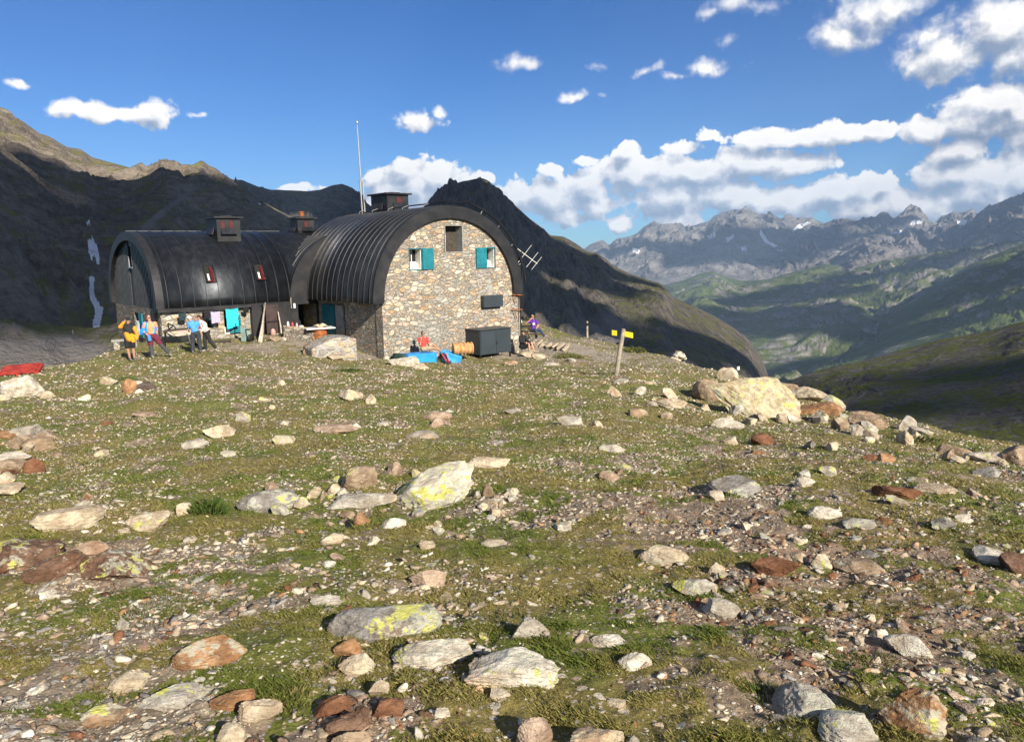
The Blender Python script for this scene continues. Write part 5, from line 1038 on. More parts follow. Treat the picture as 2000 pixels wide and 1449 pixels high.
def hand(mb, wr, d, up, s=1.0):
    d = nrm(d); up = nrm(np.asarray(up, float) - d * (d @ np.asarray(up, float))); sd = np.cross(d, up); wr = np.asarray(wr, float)
    limb(mb, wr, .026 * s, wr + d * .045 * s, .030 * s); blob(mb, wr + d * .065 * s, (.034 * s,) * 3)
    for k, (o, L) in enumerate(((-.030, .070), (-.010, .080), (.010, .075), (.029, .058))):
        p = wr + d * .085 * s + sd * o * s; q = p + (d * .8 - up * .25) * L * .55 * s; e = q + (d * .55 - up * .75) * L * .45 * s
        limb(mb, p, .0095 * s, q, .009 * s, 6); limb(mb, q, .009 * s, e, .0075 * s, 6)
    p = wr + d * .035 * s - sd * .03 * s; q = p + (d * .6 - sd * .7) * .04 * s; limb(mb, p, .011 * s, q, .0095 * s, 6); limb(mb, q, .0095 * s, q + (d * .9 - sd * .1) * .03 * s, .008 * s, 6)
def person(label, loc, J, skin, parts, hair, face=(0, -1, 0), rz=0.0, hs=1.0, glasses=False, barefeet=False, shoe=(.08, .08, .08), group=None):
    """J: joints in metres; parts: list of (name, colour, which, inflate, extra)"""
    az = atan2(loc[0], loc[1]); t = thing('person', label, 'person', loc, group, -az + rz)
    sk = simple('skin_%02d' % int(skin[0] * 100), skin, .6, 0, .12, 9, .05)
    J = {k: np.array(v, float) for k, v in J.items()}
    hd, nk, ch, pv = J['head'], J['neck'], J['chest'], J['pelvis']; fw = nrm(face)
    b = MB(); up = nrm(hd - nk)
    blob(b, hd + up * .02, (.075, .088, .105)); blob(b, hd - up * .045 + fw * .02, (.058, .062, .07)); limb(b, nk, .055, hd - up * .05, .05)
    blob(b, hd + fw * .098 - up * .005, (.013, .016, .022)); sd = np.cross(up, fw)
    for k in (-1, 1):
        blob(b, hd + sd * .078 * k - up * .005, (.012, .02, .03)); blob(b, hd + fw * .083 + sd * .032 * k + up * .022, (.013, .010, .009))
    blob(b, hd + fw * .088 - up * .052, (.025, .010, .008))
    limb(b, nk - up * .03, .07, ch, .125); blob(b, ch, (.155, .115, .15)); limb(b, ch, .125, pv, .12); blob(b, pv, (.155, .12, .11))
    for s_ in 'LR':
        limb(b, ch + (J['sh' + s_] - ch) * .6, .06, J['sh' + s_], .058); limb(b, J['sh' + s_], .052, J['el' + s_], .040); limb(b, J['el' + s_], .040, J['wr' + s_], .027)
        limb(b, J['hp' + s_], .088, J['kn' + s_], .058); limb(b, J['kn' + s_], .056, (J['kn' + s_] * .65 + J['an' + s_] * .35), .055); limb(b, (J['kn' + s_] * .65 + J['an' + s_] * .35), .055, J['an' + s_], .036)
        limb(b, J['an' + s_], .036, J['to' + s_], .03)
        d = J['wr' + s_] - J['el' + s_]; hand(b, J['wr' + s_], J.get('hd' + s_, d) if 'hd' + s_ in J else d, fw)
    remesh(b, 'body', sk, t, .0085, 2)
    for (nm, col, which, inf, lab) in parts:
        c = MB(); i = inf
        if 'T' in which:   # torso garment
            limb(c, nk - up * .035, .075 + i, ch, .125 + i); blob(c, ch, (.16 + i, .12 + i, .15 + i)); lo = pv + (ch - pv) * (.12 if 'long' not in which else -.15); limb(c, ch, .13 + i, lo, .125 + i); blob(c, lo, (.155 + i, .125 + i, .05))
            for s_ in 'LR': limb(c, ch + (J['sh' + s_] - ch) * .6, .065 + i, J['sh' + s_], .062 + i)
        if 's' in which.split(): 
            for s_ in 'LR': e = J['sh' + s_] * .45 + J['el' + s_] * .55; limb(c, J['sh' + s_], .058 + i, e, .055 + i)
        if 'S' in which.split():
            for s_ in 'LR': limb(c, J['sh' + s_], .058 + i, J['el' + s_], .048 + i); limb(c, J['el' + s_], .048 + i, J['wr' + s_] * .92 + J['el' + s_] * .08, .035 + i)
        if 'P' in which.split() or 'p' in which.split():
            blob(c, pv, (.162 + i, .128 + i, .12 + i)); limb(c, pv + (ch - pv) * .2, .125 + i, pv, .13 + i)
            for s_ in 'LR':
                if 'P' in which.split(): limb(c, J['hp' + s_], .095 + i, J['kn' + s_], .067 + i); limb(c, J['kn' + s_], .066 + i, J['an' + s_] * .95 + J['kn' + s_] * .05, .05 + i)
                else: limb(c, J['hp' + s_], .098 + i, J['kn' + s_] * .8 + J['hp' + s_] * .2, .082 + i)
        if 'C' in which.split():  # lower legs only
            for s_ in 'LR': limb(c, J['kn' + s_] * .85 + J['hp' + s_] * .15, .075 + i, J['an' + s_] * .95 + J['kn' + s_] * .05, .052 + i)
        nn = 'cloth_%s' % nm + '_%d' % int(sum(col) * 1000)
        q = remesh(c, nm, simple(nn, col, .85, 0, .22, 6, .25), t, .012, 3)
        if lab: q['label'] = lab
    if not barefeet:
        for s_ in 'LR':
            c = MB(); a, tt = J['an' + s_], J['to' + s_]; limb(c, a - (0, 0, .01), .048, tt, .043); blob(c, a * 1.2 - tt * .2 - np.array([0, 0, .03]), (.045, .05, .04)); remesh(c, 'shoe', simple('shoe_%d' % int(shoe[0] * 100), shoe, .8), t, .012, 1)
    nm, col, kind = hair; c = MB(); back = -fw
    if kind == 'hair': blob(c, hd + up * .045 + back * .02, (.086, .094, .085)); blob(c, hd + back * .04 + up * .0, (.078, .075, .09))
    elif kind == 'long': blob(c, hd + up * .045 + back * .02, (.088, .096, .085)); limb(c, hd + back * .06, .075, nk + back * .07 - (0, 0, .04), .05)
    elif kind == 'cap': blob(c, hd + up * .055 + back * .01, (.092, .100, .075)); c.hexa([hd + up * .055 + fw * .05 + sd * .07, hd + up * .055 + fw * .05 - sd * .07, hd + up * .03 + fw * .17 - sd * .055, hd + up * .03 + fw * .17 + sd * .055, hd + up * .07 + fw * .05 + sd * .07, hd + up * .07 + fw * .05 - sd * .07, hd + up * .042 + fw * .17 - sd * .055, hd + up * .042 + fw * .17 + sd * .055])
    elif kind == 'bald': blob(c, hd + up * .01 + back * .035, (.080, .070, .085))
    remesh(c, nm, simple('head_%s_%d' % (nm, int(col[0] * 100)), col, .8, 0, .2, 20, .3), t, .010, 1)
    if glasses:
        c = MB(); c.box(hd + fw * .092 + up * .022, (.062, .008, .014), [sd, fw, up]); c.box(hd + fw * .05 + up * .024, (.079, .045, .006), [sd, fw, up]); o = c.build('sunglasses', K['glass'], t, world=False); 
    return t
def standing(h=1.75, arms=None):
    k = h / 1.75
    J = dict(head=(0, 0, 1.63), neck=(0, 0, 1.47), chest=(0, 0, 1.28), pelvis=(0, 0, .95), shL=(-.18, 0, 1.42), shR=(.18, 0, 1.42), elL=(-.25, .02, 1.13), elR=(.25, .02, 1.13), wrL=(-.24, -.08, .88), wrR=(.24, -.08, .88),
             hpL=(-.09, 0, .92), hpR=(.09, 0, .92), knL=(-.10, -.01, .50), knR=(.10, -.01, .50), anL=(-.11, .02, .09), anR=(.11, .02, .09), toL=(-.12, -.14, .035), toR=(.12, -.14, .035))
    J = {a: tuple(np.array(b) * k) for a, b in J.items()}; J.update(arms or {}); return J
def rotz(J, deg, keep=()):
    a = radians(deg); c, s = cos(a), sin(a); return {k: (v[0] * c - v[1] * s, v[0] * s + v[1] * c, v[2]) for k, v in J.items()}
def onv(px, py, v):
    d = ray(px, py); t = ((Bp(0, v, 0) - EYE) @ VV) / (d @ VV); q = (EYE + d * t - A1) / S; return float(q @ VU), float(q[2])
def build_people():
    G = gpx
    # 1: orange jacket, black shorts, seen from the side, arms busy in front
    J = standing(1.70, dict(elL=(-.30, -.02, 1.36), wrL=(-.14, -.10, 1.55), elR=(.26, -.06, 1.12), wrR=(.30, -.20, .98), anL=(-.05, .02, .09), toL=(-.02, -.14, .035), anR=(.11, .0, .09), toR=(.14, -.15, .035)))
    g = G(257, 704); t = person('person in an orange jacket, black shorts and black cap standing with bare legs', g, J, (.36, .20, .13), [('jacket', (.62, .26, .02), 'T S', .022, None), ('vest', (.02, .02, .02), 'T', .030, 'black vest over the orange sleeves'), ('shorts', (.015, .015, .017), 'p', .02, None)], ('cap', (.015, .015, .015), 'cap'), face=(.75, .5, -.05), shoe=(.12, .12, .12))
    c = MB(); limb(c, (-.06, -.05, 1.06), .13, (.0, -.06, .88), .14); limb(c, (.08, -.10, 1.0), .10, (.12, -.14, .78), .08); limb(c, (.18, -.18, 1.0), .06, (.27, -.2, .88), .07); remesh(c, 'tied_jacket', simple('cloth_tied', (.62, .27, .02), .85, 0, .25, 8, .3), t, .014, 2)['label'] = 'orange garment bundled round the waist'
    # 2: legs apart, blue open jacket over orange shirt
    J = standing(1.72, dict(elL=(-.27, .0, 1.13), wrL=(-.10, -.15, .90), elR=(.24, .05, 1.15), wrR=(.20, .02, .90), pelvis=(.02, 0, .90), hpL=(-.06, 0, .88), hpR=(.12, 0, .88), knL=(-.04, -.02, .48), anL=(-.02, .02, .09), toL=(.0, -.14, .035), knR=(.33, 0, .50), anR=(.60, .05, .13), toR=(.68, -.08, .07), head=(-.03, 0, 1.60), neck=(0, 0, 1.43), chest=(0, 0, 1.24), shL=(-.18, 0, 1.37), shR=(.18, 0, 1.37)))
    g = G(299, 699); t = person('person in a bright blue jacket over an orange shirt standing with legs wide apart', g, J, (.50, .26, .19), [('shirt', (.78, .27, .13), 'T s', .018, None), ('trousers', (.13, .02, .04), 'p', .022, 'maroon upper part of the trousers'), ('trouser_legs', (.055, .058, .065), 'C', .018, 'grey lower part of the trousers')], ('hair', (.16, .035, .03), 'hair'), face=(.55, -.75, 0), glasses=True, shoe=(.25, .24, .2))
    c = MB(); limb(c, (-.19, .03, 1.38), .085, (-.28, .03, 1.05), .10); limb(c, (-.13, -.04, 1.38), .05, (-.15, -.10, 1.05), .055); limb(c, (-.30, .04, 1.12), .09, (-.34, .05, .98), .07); limb(c, (.17, .03, 1.38), .075, (.17, .0, 1.15), .07); limb(c, (.17, .0, 1.2), .05, (.13, -.08, 1.0), .05); limb(c, (-.15, .10, 1.35), .09, (.14, .10, 1.35), .09); limb(c, (-.15, .12, 1.1), .1, (.12, .12, 1.1), .1)
    remesh(c, 'open_jacket', simple('cloth_bluejacket', (.03, .22, .68), .8, 0, .25, 8, .3), t, .014, 2)
    c = MB(); limb(c, (-.08, -.17, .90), .06, (-.06, -.17, .74), .075); remesh(c, 'blue_bundle', simple('cloth_bundle', (.06, .22, .52), .85), t, .014, 2)
    # 3: bending, blue shirt white cap, back to us
    J = standing(1.65, dict(head=(-.14, .12, 1.47), neck=(-.08, .06, 1.34), chest=(-.02, .0, 1.17), pelvis=(.05, -.06, .88), shL=(-.18, .03, 1.28), shR=(.14, .0, 1.30), elL=(-.22, .10, 1.02), wrL=(-.22, .28, .95), elR=(.25, .08, 1.10), wrR=(.14, .25, 1.00), hpL=(-.04, -.05, .85), hpR=(.13, -.05, .85), knL=(-.10, .0, .46), anL=(-.13, -.04, .09), toL=(-.16, .10, .035), knR=(.17, .02, .46), anR=(.20, -.02, .09), toR=(.20, .12, .035)))
    g = G(383, 689); person('person in a blue t-shirt, dark trousers and white cap bending over, back turned', g, J, (.42, .24, .17), [('shirt', (.07, .27, .72), 'T s', .025, None), ('trousers', (.035, .04, .05), 'P', .022, None)], ('cap', (.8, .8, .78), 'cap'), face=(-.8, .5, -.3), shoe=(.2, .2, .2))
    # 4: behind, pale shirt, stepping
    J = standing(1.62, dict(head=(-.16, .05, 1.50), neck=(-.10, .03, 1.36), chest=(-.03, 0, 1.18), pelvis=(.08, 0, .87), shL=(-.16, .12, 1.30), shR=(-.02, -.16, 1.30), elL=(-.2, .12, 1.05), wrL=(-.3, .1, .95), elR=(.06, -.18, 1.06), wrR=(-.1, -.22, .95), hpL=(.05, .05, .85), hpR=(.10, -.05, .85), knL=(-.02, .04, .46), anL=(.02, .05, .09), toL=(-.12, .05, .035), knR=(.20, -.03, .48), anR=(.42, -.03, .14), toR=(.44, -.04, .03)))
    g = G(402, 687); person('person in a pale shirt and black trousers, half hidden behind the bending one', g, J, (.50, .30, .22), [('shirt', (.75, .55, .48), 'T S', .022, None), ('trousers', (.02, .02, .022), 'P', .018, None)], ('hair', (.05, .03, .02), 'long'), face=(-1, .1, -.2), shoe=(.25, .25, .25))
    # 5: red shirt, sitting with legs stretched to the right
    u_, z_ = onv(832, 686, -1.0); p = Bp(u_, -.85, z_)
    J = dict(head=(-.02, .02, .80), neck=(-.02, .04, .64), chest=(-.02, .04, .42), pelvis=(-.02, .03, .12), shL=(-.20, .02, .57), shR=(.17, .04, .57), elL=(-.16, -.16, .30), wrL=(-.12, -.16, .56), hdL=(0.05, .05, .1), elR=(.26, -.04, .32), wrR=(.32, -.10, .12),
             hpL=(-.02, -.07, .10), hpR=(.05, .08, .11), knL=(.42, -.12, .15), anL=(.80, -.12, .03), toL=(.88, -.12, .14), knR=(.40, .10, .32), anR=(.74, .06, .06), toR=(.86, .05, .13))
    person('person in a red t-shirt sitting on the blue tarpaulin against the wall', p, J, (.36, .19, .12), [('shirt', (.72, .06, .05), 'T s', .02, None), ('shorts', (.34, .27, .17), 'p', .02, None)], ('hair', (.015, .012, .01), 'hair'), face=(.55, -.8, -.05), glasses=True, shoe=(.25, .25, .22))
    # 6: purple shirt, leaning back on the bench of the picnic table
    p = at(1042, 645, 43.5); p[2] -= .08
    J = dict(head=(-.05, 0, .84), neck=(-.02, .02, .68), chest=(0, .02, .45), pelvis=(-.02, .02, .10), shL=(-.19, 0, .60), shR=(.18, 0, .60), elL=(-.42, -.06, .48), wrL=(-.19, -.10, .68), elR=(.26, -.06, .34), wrR=(.10, -.12, .10), hpL=(-.08, 0, .08), hpR=(.09, 0, .08), knL=(.12, -.18, .12), anL=(.16, -.12, -.36), toL=(.2, -.24, -.40), knR=(.38, -.10, .08), anR=(.62, -.12, -.26), toR=(.78, -.12, -.22))
    t = person('person in a purple t-shirt lounging beside the picnic table, hand at the face', p, J, (.50, .28, .21), [('shirt', (.11, .03, .28), 'T s', .022, None), ('jeans', (.03, .05, .10), 'P', .018, None)], ('hair', (.10, .05, .03), 'bald'), face=(.15, -.95, .1), glasses=True, shoe=(.3, .2, .15))
    c = MB(); c.lathe((.02, -.135, .45), [(.07, 0), (.07, .012)], (0, -1, 0.05), 16); c.build('shirt_print', K['white'], t, world=False)
    # 7: white hat at the table, mostly behind the corner of the hut
    p = at(1012, 652, 44.3); J = dict(head=(.12, -.05, .72), neck=(.04, 0, .60), chest=(-.02, .02, .40), pelvis=(-.05, .05, .10), shL=(-.18, .05, .54), shR=(.14, .02, .54), elL=(-.2, -.1, .34), wrL=(-.02, -.25, .32), elR=(.22, -.15, .34), wrR=(.1, -.3, .33), hpL=(-.1, 0, .08), hpR=(.05, 0, .08), knL=(-.05, -.4, .10), anL=(-.05, -.42, -.34), toL=(-.05, -.55, -.40), knR=(.14, -.40, .10), anR=(.14, -.40, -.34), toR=(.14, -.54, -.40))
    person('person with a white hat at the picnic table, half hidden by the hut', p, J, (.48, .27, .2), [('shirt', (.03, .03, .03), 'T s', .02, None), ('shorts', (.025, .025, .03), 'p', .02, None)], ('hat', (.78, .78, .76), 'cap'), face=(.4, -.8, -.5), shoe=(.2, .2, .2))
    # 8: black top, bare legs, sitting at the corner of the hut
    p = at(1022, 684, 40.0); p[2] += .05
    J = dict(head=(.02, .10, .86), neck=(.02, .12, .70), chest=(.0, .10, .48), pelvis=(-.04, .05, .14), shL=(-.14, .1, .62), shR=(.14, .08, .62), elL=(-.12, -.08, .42), wrL=(.1, -.15, .36), elR=(.24, -.05, .42), wrR=(.36, -.10, .36), hpL=(-.06, 0, .12), hpR=(.08, 0, .12), knL=(.28, -.12, .30), anL=(.34, -.10, -.06), toL=(.46, -.14, -.10), knR=(.42, -.04, .34), anR=(.56, -.05, -.10), toR=(.70, -.08, -.13))
    person('person in black with bare legs sitting on the ground by the hut corner', p, J, (.55, .27, .18), [('shirt', (.018, .018, .02), 'T S', .035, None), ('shorts', (.015, .015, .018), 'p', .03, None)], ('cap', (.03, .025, .02), 'cap'), face=(.8, -.5, -.1), shoe=(.35, .3, .2))

# ------------------------------------------------------------------ objects round the hut
def frame_at(loc): 
    az = atan2(loc[0], loc[1]); return np.array([[cos(az), -sin(az), 0], [sin(az), cos(az), 0], [0, 0, 1.0]])   # right, away, up
class Loc(MB):
    """builder in metres in a local frame: x right, y away, z up, origin at loc"""
    def __init__(s, loc, ax=None): super().__init__(); s.o = np.asarray(loc, float); s.ax = frame_at(loc) if ax is None else ax
    def w(s, p): return s.o + p[0] * s.ax[0] + p[1] * s.ax[1] + p[2] * s.ax[2]
    def bx(s, c, h, rot=None, mi=0):
        ax = s.ax if rot is None else np.array(rot) @ s.ax; return s.box(s.w(c), h, ax, mi)
    def tb(s, pts, r, n=8, mi=0): return s.tube([s.w(p) for p in pts], r, n, mi)
def R3(ax, deg):
    return np.array(Matrix.Rotation(radians(deg), 3, ax)).T
def soft(o, lv=3, amp=.02, sc_=3.0, seed=0):
    me = o.data; bm = bmesh.new(); bm.from_mesh(me); bmesh.ops.subdivide_edges(bm, edges=bm.edges, cuts=lv * 3, use_grid_fill=True)
    P = np.array([v.co[:] for v in bm.verts]); d = np.stack([pn3(P, sc_, seed), pn3(P + 5, sc_, seed + 2), pn3(P + 9, sc_, seed + 4)], 1) * amp
    for v, q in zip(bm.verts, d): v.co += Vector(q)
    for f in bm.faces: f.smooth = True
    bm.to_mesh(me); bm.free()
def cloth_sheet(name, label, cat, p0, p1, drop, mat, seed, group=None, thick=.012):
    """hanging cloth between two world points"""
    p0, p1 = np.array(p0), np.array(p1); n, m = 26, 22; e = nrm(p1 - p0); nn = nrm(np.cross(e, [0, 0, 1])); L = np.linalg.norm(p1 - p0); V = []
    for side in (0, 1):
        for j in range(m):
            for i in range(n):
                a, b = i / (n - 1), j / (m - 1); w = sin(a * 17 + seed) * .018 * (.3 + b) + pn(np.array(a * 4), np.array(b * 2.0), seed) * .03
                V.append(p0 + (p1 - p0) * (a + (.5 - a) * .08 * b) - np.array([0, 0, drop * b * (1 + .06 * sin(a * 5 + seed))]) - np.array([0, 0, .03 * sin(pi * a)]) + nn * (w + side * thick))
    q = lambda s, i, j: s * n * m + j * n + i; Fs = []
    for j in range(m - 1):
        for i in range(n - 1): Fs += [(q(0, i, j), q(0, i + 1, j), q(0, i + 1, j + 1), q(0, i, j + 1)), (q(1, i, j), q(1, i, j + 1), q(1, i + 1, j + 1), q(1, i + 1, j))]
    for i in range(n - 1): Fs += [(q(0, i, 0), q(1, i, 0), q(1, i + 1, 0), q(0, i + 1, 0)), (q(0, i, m - 1), q(0, i + 1, m - 1), q(1, i + 1, m - 1), q(1, i, m - 1))]
    for j in range(m - 1): Fs += [(q(0, 0, j), q(0, 0, j + 1), q(1, 0, j + 1), q(1, 0, j)), (q(0, n - 1, j), q(1, n - 1, j), q(1, n - 1, j + 1), q(0, n - 1, j + 1))]
    b = MB(); b.add(V, Fs); o = b.build(name, mat, None, True); return tag(o, label, cat, group)
def build_props():
    G = gpx
    # whip mast on the roof
    t = thing('radio_mast', 'tall thin whip antenna mast on the ridge of the main roof', 'antenna', Bp(3.3, 6.95, 5.95))
    def mp(px, py): d = ray(px, py); P0 = Bp(3.3, 6.95, 5.95); tt = ((P0 - EYE) @ VV) / (d @ VV); return EYE + d * tt
    m = MB(); m.tube([mp(708, 421), mp(703, 354)], .045, 6); m.build('support_tube', K['steel'], t); m = MB(); m.tube([mp(713, 420), mp(708, 352)], .045, 6); m.build('support_tube', K['steel'], t)
    m = MB(); m.tube([mp(700.5, 355), mp(710, 352)], .03, 5); m.build('clamp', K['steel'], t)
    m = MB(); m.tube([mp(705, 356), mp(701, 300), mp(697.5, 243)], [.04, .035, .022], 6); m.build('whip', K['steel'], t)
    m = MB(); m.lathe(mp(697.5, 243), [(.02, 0), (.06, .05), (.06, .16), (.03, .2)], VZ, 10); m.build('tip', K['steel'], t)
    # yagi at the right corner
    def yp(px, py): u, z = onv(px, py, -.15); return Bp(u, -.15, z)
    t = thing('television_antenna', 'rooftop aerial with white boom and crossed rods on the right gable corner', 'antenna', yp(1019, 606))
    m = MB(); m.tube([yp(1018.5, 490), yp(1021, 606)], .035, 6); m.build('pole', K['blackm'], t)
    m = MB(); m.tube([yp(1008, 484), yp(1049, 515)], .017, 6); m.build('boom', K['white'], t)
    for a, b in (((1012, 513), (1038, 479)), ((1028, 522), (1051, 493)), ((1038, 527), (1058, 502))): m = MB(); m.tube([yp(*a), yp(*b)], .014, 5); m.build('rod', K['steel'], t)
    for (a, b, c_) in (((1001, 575), (1022, 577), (1009, 592)), ((1001, 603), (1022, 605), (1009, 620))):
        m = MB(); m.tube([yp(*a), yp(*b)], .025, 5); m.tube([yp(a[0] + 3, a[1]), yp(*c_)], .02, 5); m.build('bracket', K['rust'], t)
    # big cabinet
    def zpt(px, py, z): d = ray(px, py); q = EYE + d * ((Bp(0, 0, z)[2] - EYE[2]) / d[2]) - A1; return float(q @ VU) / S, float(q @ VV) / S
    zb = -.22; u0, v0 = zpt(931, 696, zb); u1, v1 = zpt(1003, 691, zb); u1 += .12; vv = (v0 + v1) / 2; top = onv(931, 648, vv)[1] + .05
    t = thing('storage_cabinet', 'large slate grey metal cabinet with two doors standing before the gable', 'cabinet', Bp((u0 + u1) / 2, vv, zb))
    dp = 1.15; m = MB(); bx(m, u0, u1, vv + .02, vv + dp, zb + .06, top - .03); m.build('carcass', K['boxgrey'], t, bevel=.008)
    m = MB(); bx(m, u0 - .03, u1 + .03, vv - .04, vv + dp + .03, top - .03, top + .0); o = m.build('lid', K['boxgrey'], t, bevel=.006)
    um = (u0 + u1) / 2
    for a, b in ((u0 + .03, um - .01), (um + .01, u1 - .03)): m = MB(); bx(m, a, b, vv - .005, vv + .018, zb + .1, top - .06); m.build('door', K['boxgrey'], t, bevel=.004)
    m = MB(); bx(m, um + .03, um + .06, vv - .03, vv - .006, zb + .45, zb + .6); m.build('handle', K['blackm'], t)
    for a in (u0 + .03, u1 - .03):
        for b in (vv + .06, vv + dp - .05): m = MB(); bx(m, a - .025, a + .025, b - .03, b + .03, zb - .15, zb + .059); m.build('foot', K['blackm'], t)
    # tarpaulin covered stack
    blue = simple('blue_tarpaulin', (.02, .25, .66), .45, 0, .18, 4, .35, .4)
    zt = .42; ua, va = zpt(812, 708, -.12); ub, vb = zpt(858, 706, -.12); v_f = (va + vb) / 2
    ztop = onv(855, 688, v_f)[1]
    m = MB(); bx(m, ua - .45, ub + .05, v_f, v_f + .85, -.25, ztop); o = m.build('tarpaulin', blue, None); soft(o, 4, .035, 2.2, 3); tag(o, 'bright blue tarpaulin pulled over a low stack below the gable', 'tarpaulin')
    m = MB(); c0 = Bp(ua - .42, v_f + .1, .0); m.tube([c0 + VV * .1, c0 + VV * 1.0], [.30, .30], 14); o = m.build('canvas_roll', K['dgreen'], None, True); soft(o, 1, .03, 3, 5); tag(o, 'dark green bundle at the left end of the blue tarpaulin', 'bundle')
    g = G(885, 708); L = Loc(g); L.bx((-.05, .25, .18), (.42, .30, .26), R3('Y', 22)); o = L.build('tarpaulin', blue, None); soft(o, 4, .06, 2.5, 9); tag(o, 'crumpled piece of blue tarpaulin behind the backpack', 'tarpaulin')
    g = G(872, 711); t = thing('backpack', 'blue and black hiking backpack with red strap leaning on the tarpaulin', 'backpack', g); fr = frame_at(g)
    def bp_(nm, segs, col, vx=.014):
        m = MB(); [limb(m, np.array(a) @ fr, ra, np.array(b) @ fr, rb) for a, ra, b, rb in segs]; return remesh(m, nm, simple('pack_' + nm, col, .8, 0, .25, 9, .3), t, vx, 2)
    bp_('bag', [((.10, 0, .12), .15, (-.20, .12, .50), .13), ((.0, -.06, .15), .12, (-.15, .02, .4), .11)], (.04, .045, .06)); bp_('top_lid', [((-.22, .08, .58), .10, (-.05, .12, .62), .09)], (.05, .22, .5)); bp_('front_panel', [((.16, -.06, .20), .08, (-.02, -.02, .52), .08)], (.06, .30, .62))
    bp_('strap', [((.0, -.16, .18), .022, (-.22, -.08, .52), .022)], (.55, .03, .05), .009); bp_('strap', [((.12, -.18, .12), .02, (.0, -.14, .52), .02)], (.02, .02, .05), .009)
    # ribbed rusty barrel on its side
    u, z = onv(903, 681, -.95); c0 = Bp(u, -.95, z); prof = [(.02, -.48), (.27, -.48), (.30, -.44)]
    for k in range(5): q = -.40 + k * .19; prof += [(.27, q), (.265, q + .07), (.315, q + .10), (.315, q + .13), (.27, q + .16)]
    prof += [(.28, .50), (.24, .50), (.22, .46), (.02, .46)]
    m = MB(); m.lathe(c0, prof, VU * .93 + VV * -.35, 26); o = m.build('rusty_barrel', K['rust2'], None, True); tag(o, 'ribbed rusty steel barrel lying between the tarpaulin and the grey cabinet', 'barrel')
    # masonry plinth
    g0, g1 = G(610, 696), G(699, 703); ax = np.stack([nrm(g1 - g0), nrm(np.cross([0, 0, 1], g1 - g0)), VZ]); L = Loc(g0, ax); W = np.linalg.norm(g1 - g0)
    hR = 42 / F * g1[1]; pts = [(0, .0), (.02, .30), (.25, .42), (.6, .62), (1.0, .85), (1.4, hR), (W, hR + .02), (W, -.3), (0, -.3)]
    n = len(pts); V = [L.w((x, 0.12 if 0 < i < 6 else 0, z)) for i, (x, z) in enumerate(pts)] + [L.w((x, 1.5, z + .02)) for x, z in pts]
    L.add(V, [tuple(range(n)), tuple(range(2 * n - 1, n - 1, -1))] + [(i, n + i, n + (i + 1) % n, (i + 1) % n) for i in range(n)])
    o = L.build('stone_plinth', K['plinth'], None); bv = o.modifiers.new('b', 'BEVEL'); bv.width = .08; bv.segments = 3; tag(o, 'low mortared stone plinth with a sloping left end before the side wall', 'stone plinth')
    # drum with table top
    g = G(626, 672) ; L = Loc(g); t = thing('drum_table', 'rusty orange oil drum carrying a white table top', 'table', g)
    L.lathe(L.w((0, 0, -.05)), [(.33, 0), (.35, .02), (.34, .05), (.34, .28), (.36, .30), (.34, .32), (.34, .55), (.36, .57), (.34, .59), (.34, .80), (.35, .82)], VZ, 26); L.build('oil_drum', K['rust'], t, True)
    L = Loc(g); L.bx((-.02, 0, .80), (.70, .45, .025), R3('Z', 12)); L.build('table_top', K['tin'], t)
    for k, (x, s_) in enumerate(((-.12, .2), (.14, .26), (.0, .14))):
        P = rock_shape(60 + k, 4, 9) * [s_, s_ * .6, s_ * .45]; o = link('rock', mesh_np('rock', P, ICO[4][1], True), ROCK); o.location = L.w((x, .02 - .08 * k, .825 + s_ * .40)); o.color = TONES['cream'] + (0,)
        tag(o, ('left cream stone lying on the white table top', 'larger right cream stone on the white table top', 'smallest front stone on the white table top')[k], 'rock')
    # dry stone wall
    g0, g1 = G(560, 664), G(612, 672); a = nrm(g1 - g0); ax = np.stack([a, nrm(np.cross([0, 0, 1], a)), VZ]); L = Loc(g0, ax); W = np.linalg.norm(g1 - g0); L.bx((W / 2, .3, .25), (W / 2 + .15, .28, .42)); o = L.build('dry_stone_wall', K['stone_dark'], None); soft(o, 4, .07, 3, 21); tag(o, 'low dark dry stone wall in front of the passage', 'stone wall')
    L = Loc(g0, ax); L.bx((W * .65, .25, .69), (.55, .12, .025), R3('Y', -3)); tag(L.build('plank', simple('yellow_plank', (.55, .45, .15), .8), None), 'yellowish plank lying on the dry stone wall', 'plank')
    rr = np.random.RandomState(4)
    for k, (nm, col, lab) in enumerate((('bottle', (.6, .6, .58), 'white bottle among the clutter on the dry stone wall'), ('tin_can', (.45, .04, .05), 'red tin in the clutter on the dry stone wall'), ('bottle', (.35, .32, .34), 'grey bottle at the left end of the dry stone wall'), ('bag', (.55, .40, .38), 'pinkish bag on the dry stone wall'))):
        c0 = L.w((.05 + k * .22, .2, .68)); m = MB()
        if nm == 'bag': blob(m, c0 + [0, 0, .07], (.14, .10, .07)); o = remesh(m, nm, simple('c%d' % k, col, .6), None, .012, 2)
        else: m.lathe(c0, [(.055, 0), (.06, .02), (.06, .14), (.03, .18), (.03, .22)], VZ, 12); o = m.build(nm, simple('c%d' % k, col, .5), None, True)
        tag(o, lab, nm.replace('_', ' '))
    # wheelbarrow standing on end against the front
    g = G(484, 667); L = Loc(g); t = thing('wheelbarrow', 'grey green wheelbarrow tipped up on end beside the cyan towel', 'wheelbarrow', g); bar = simple('grey_green_paint', (.17, .24, .22), .55, .1, .2)
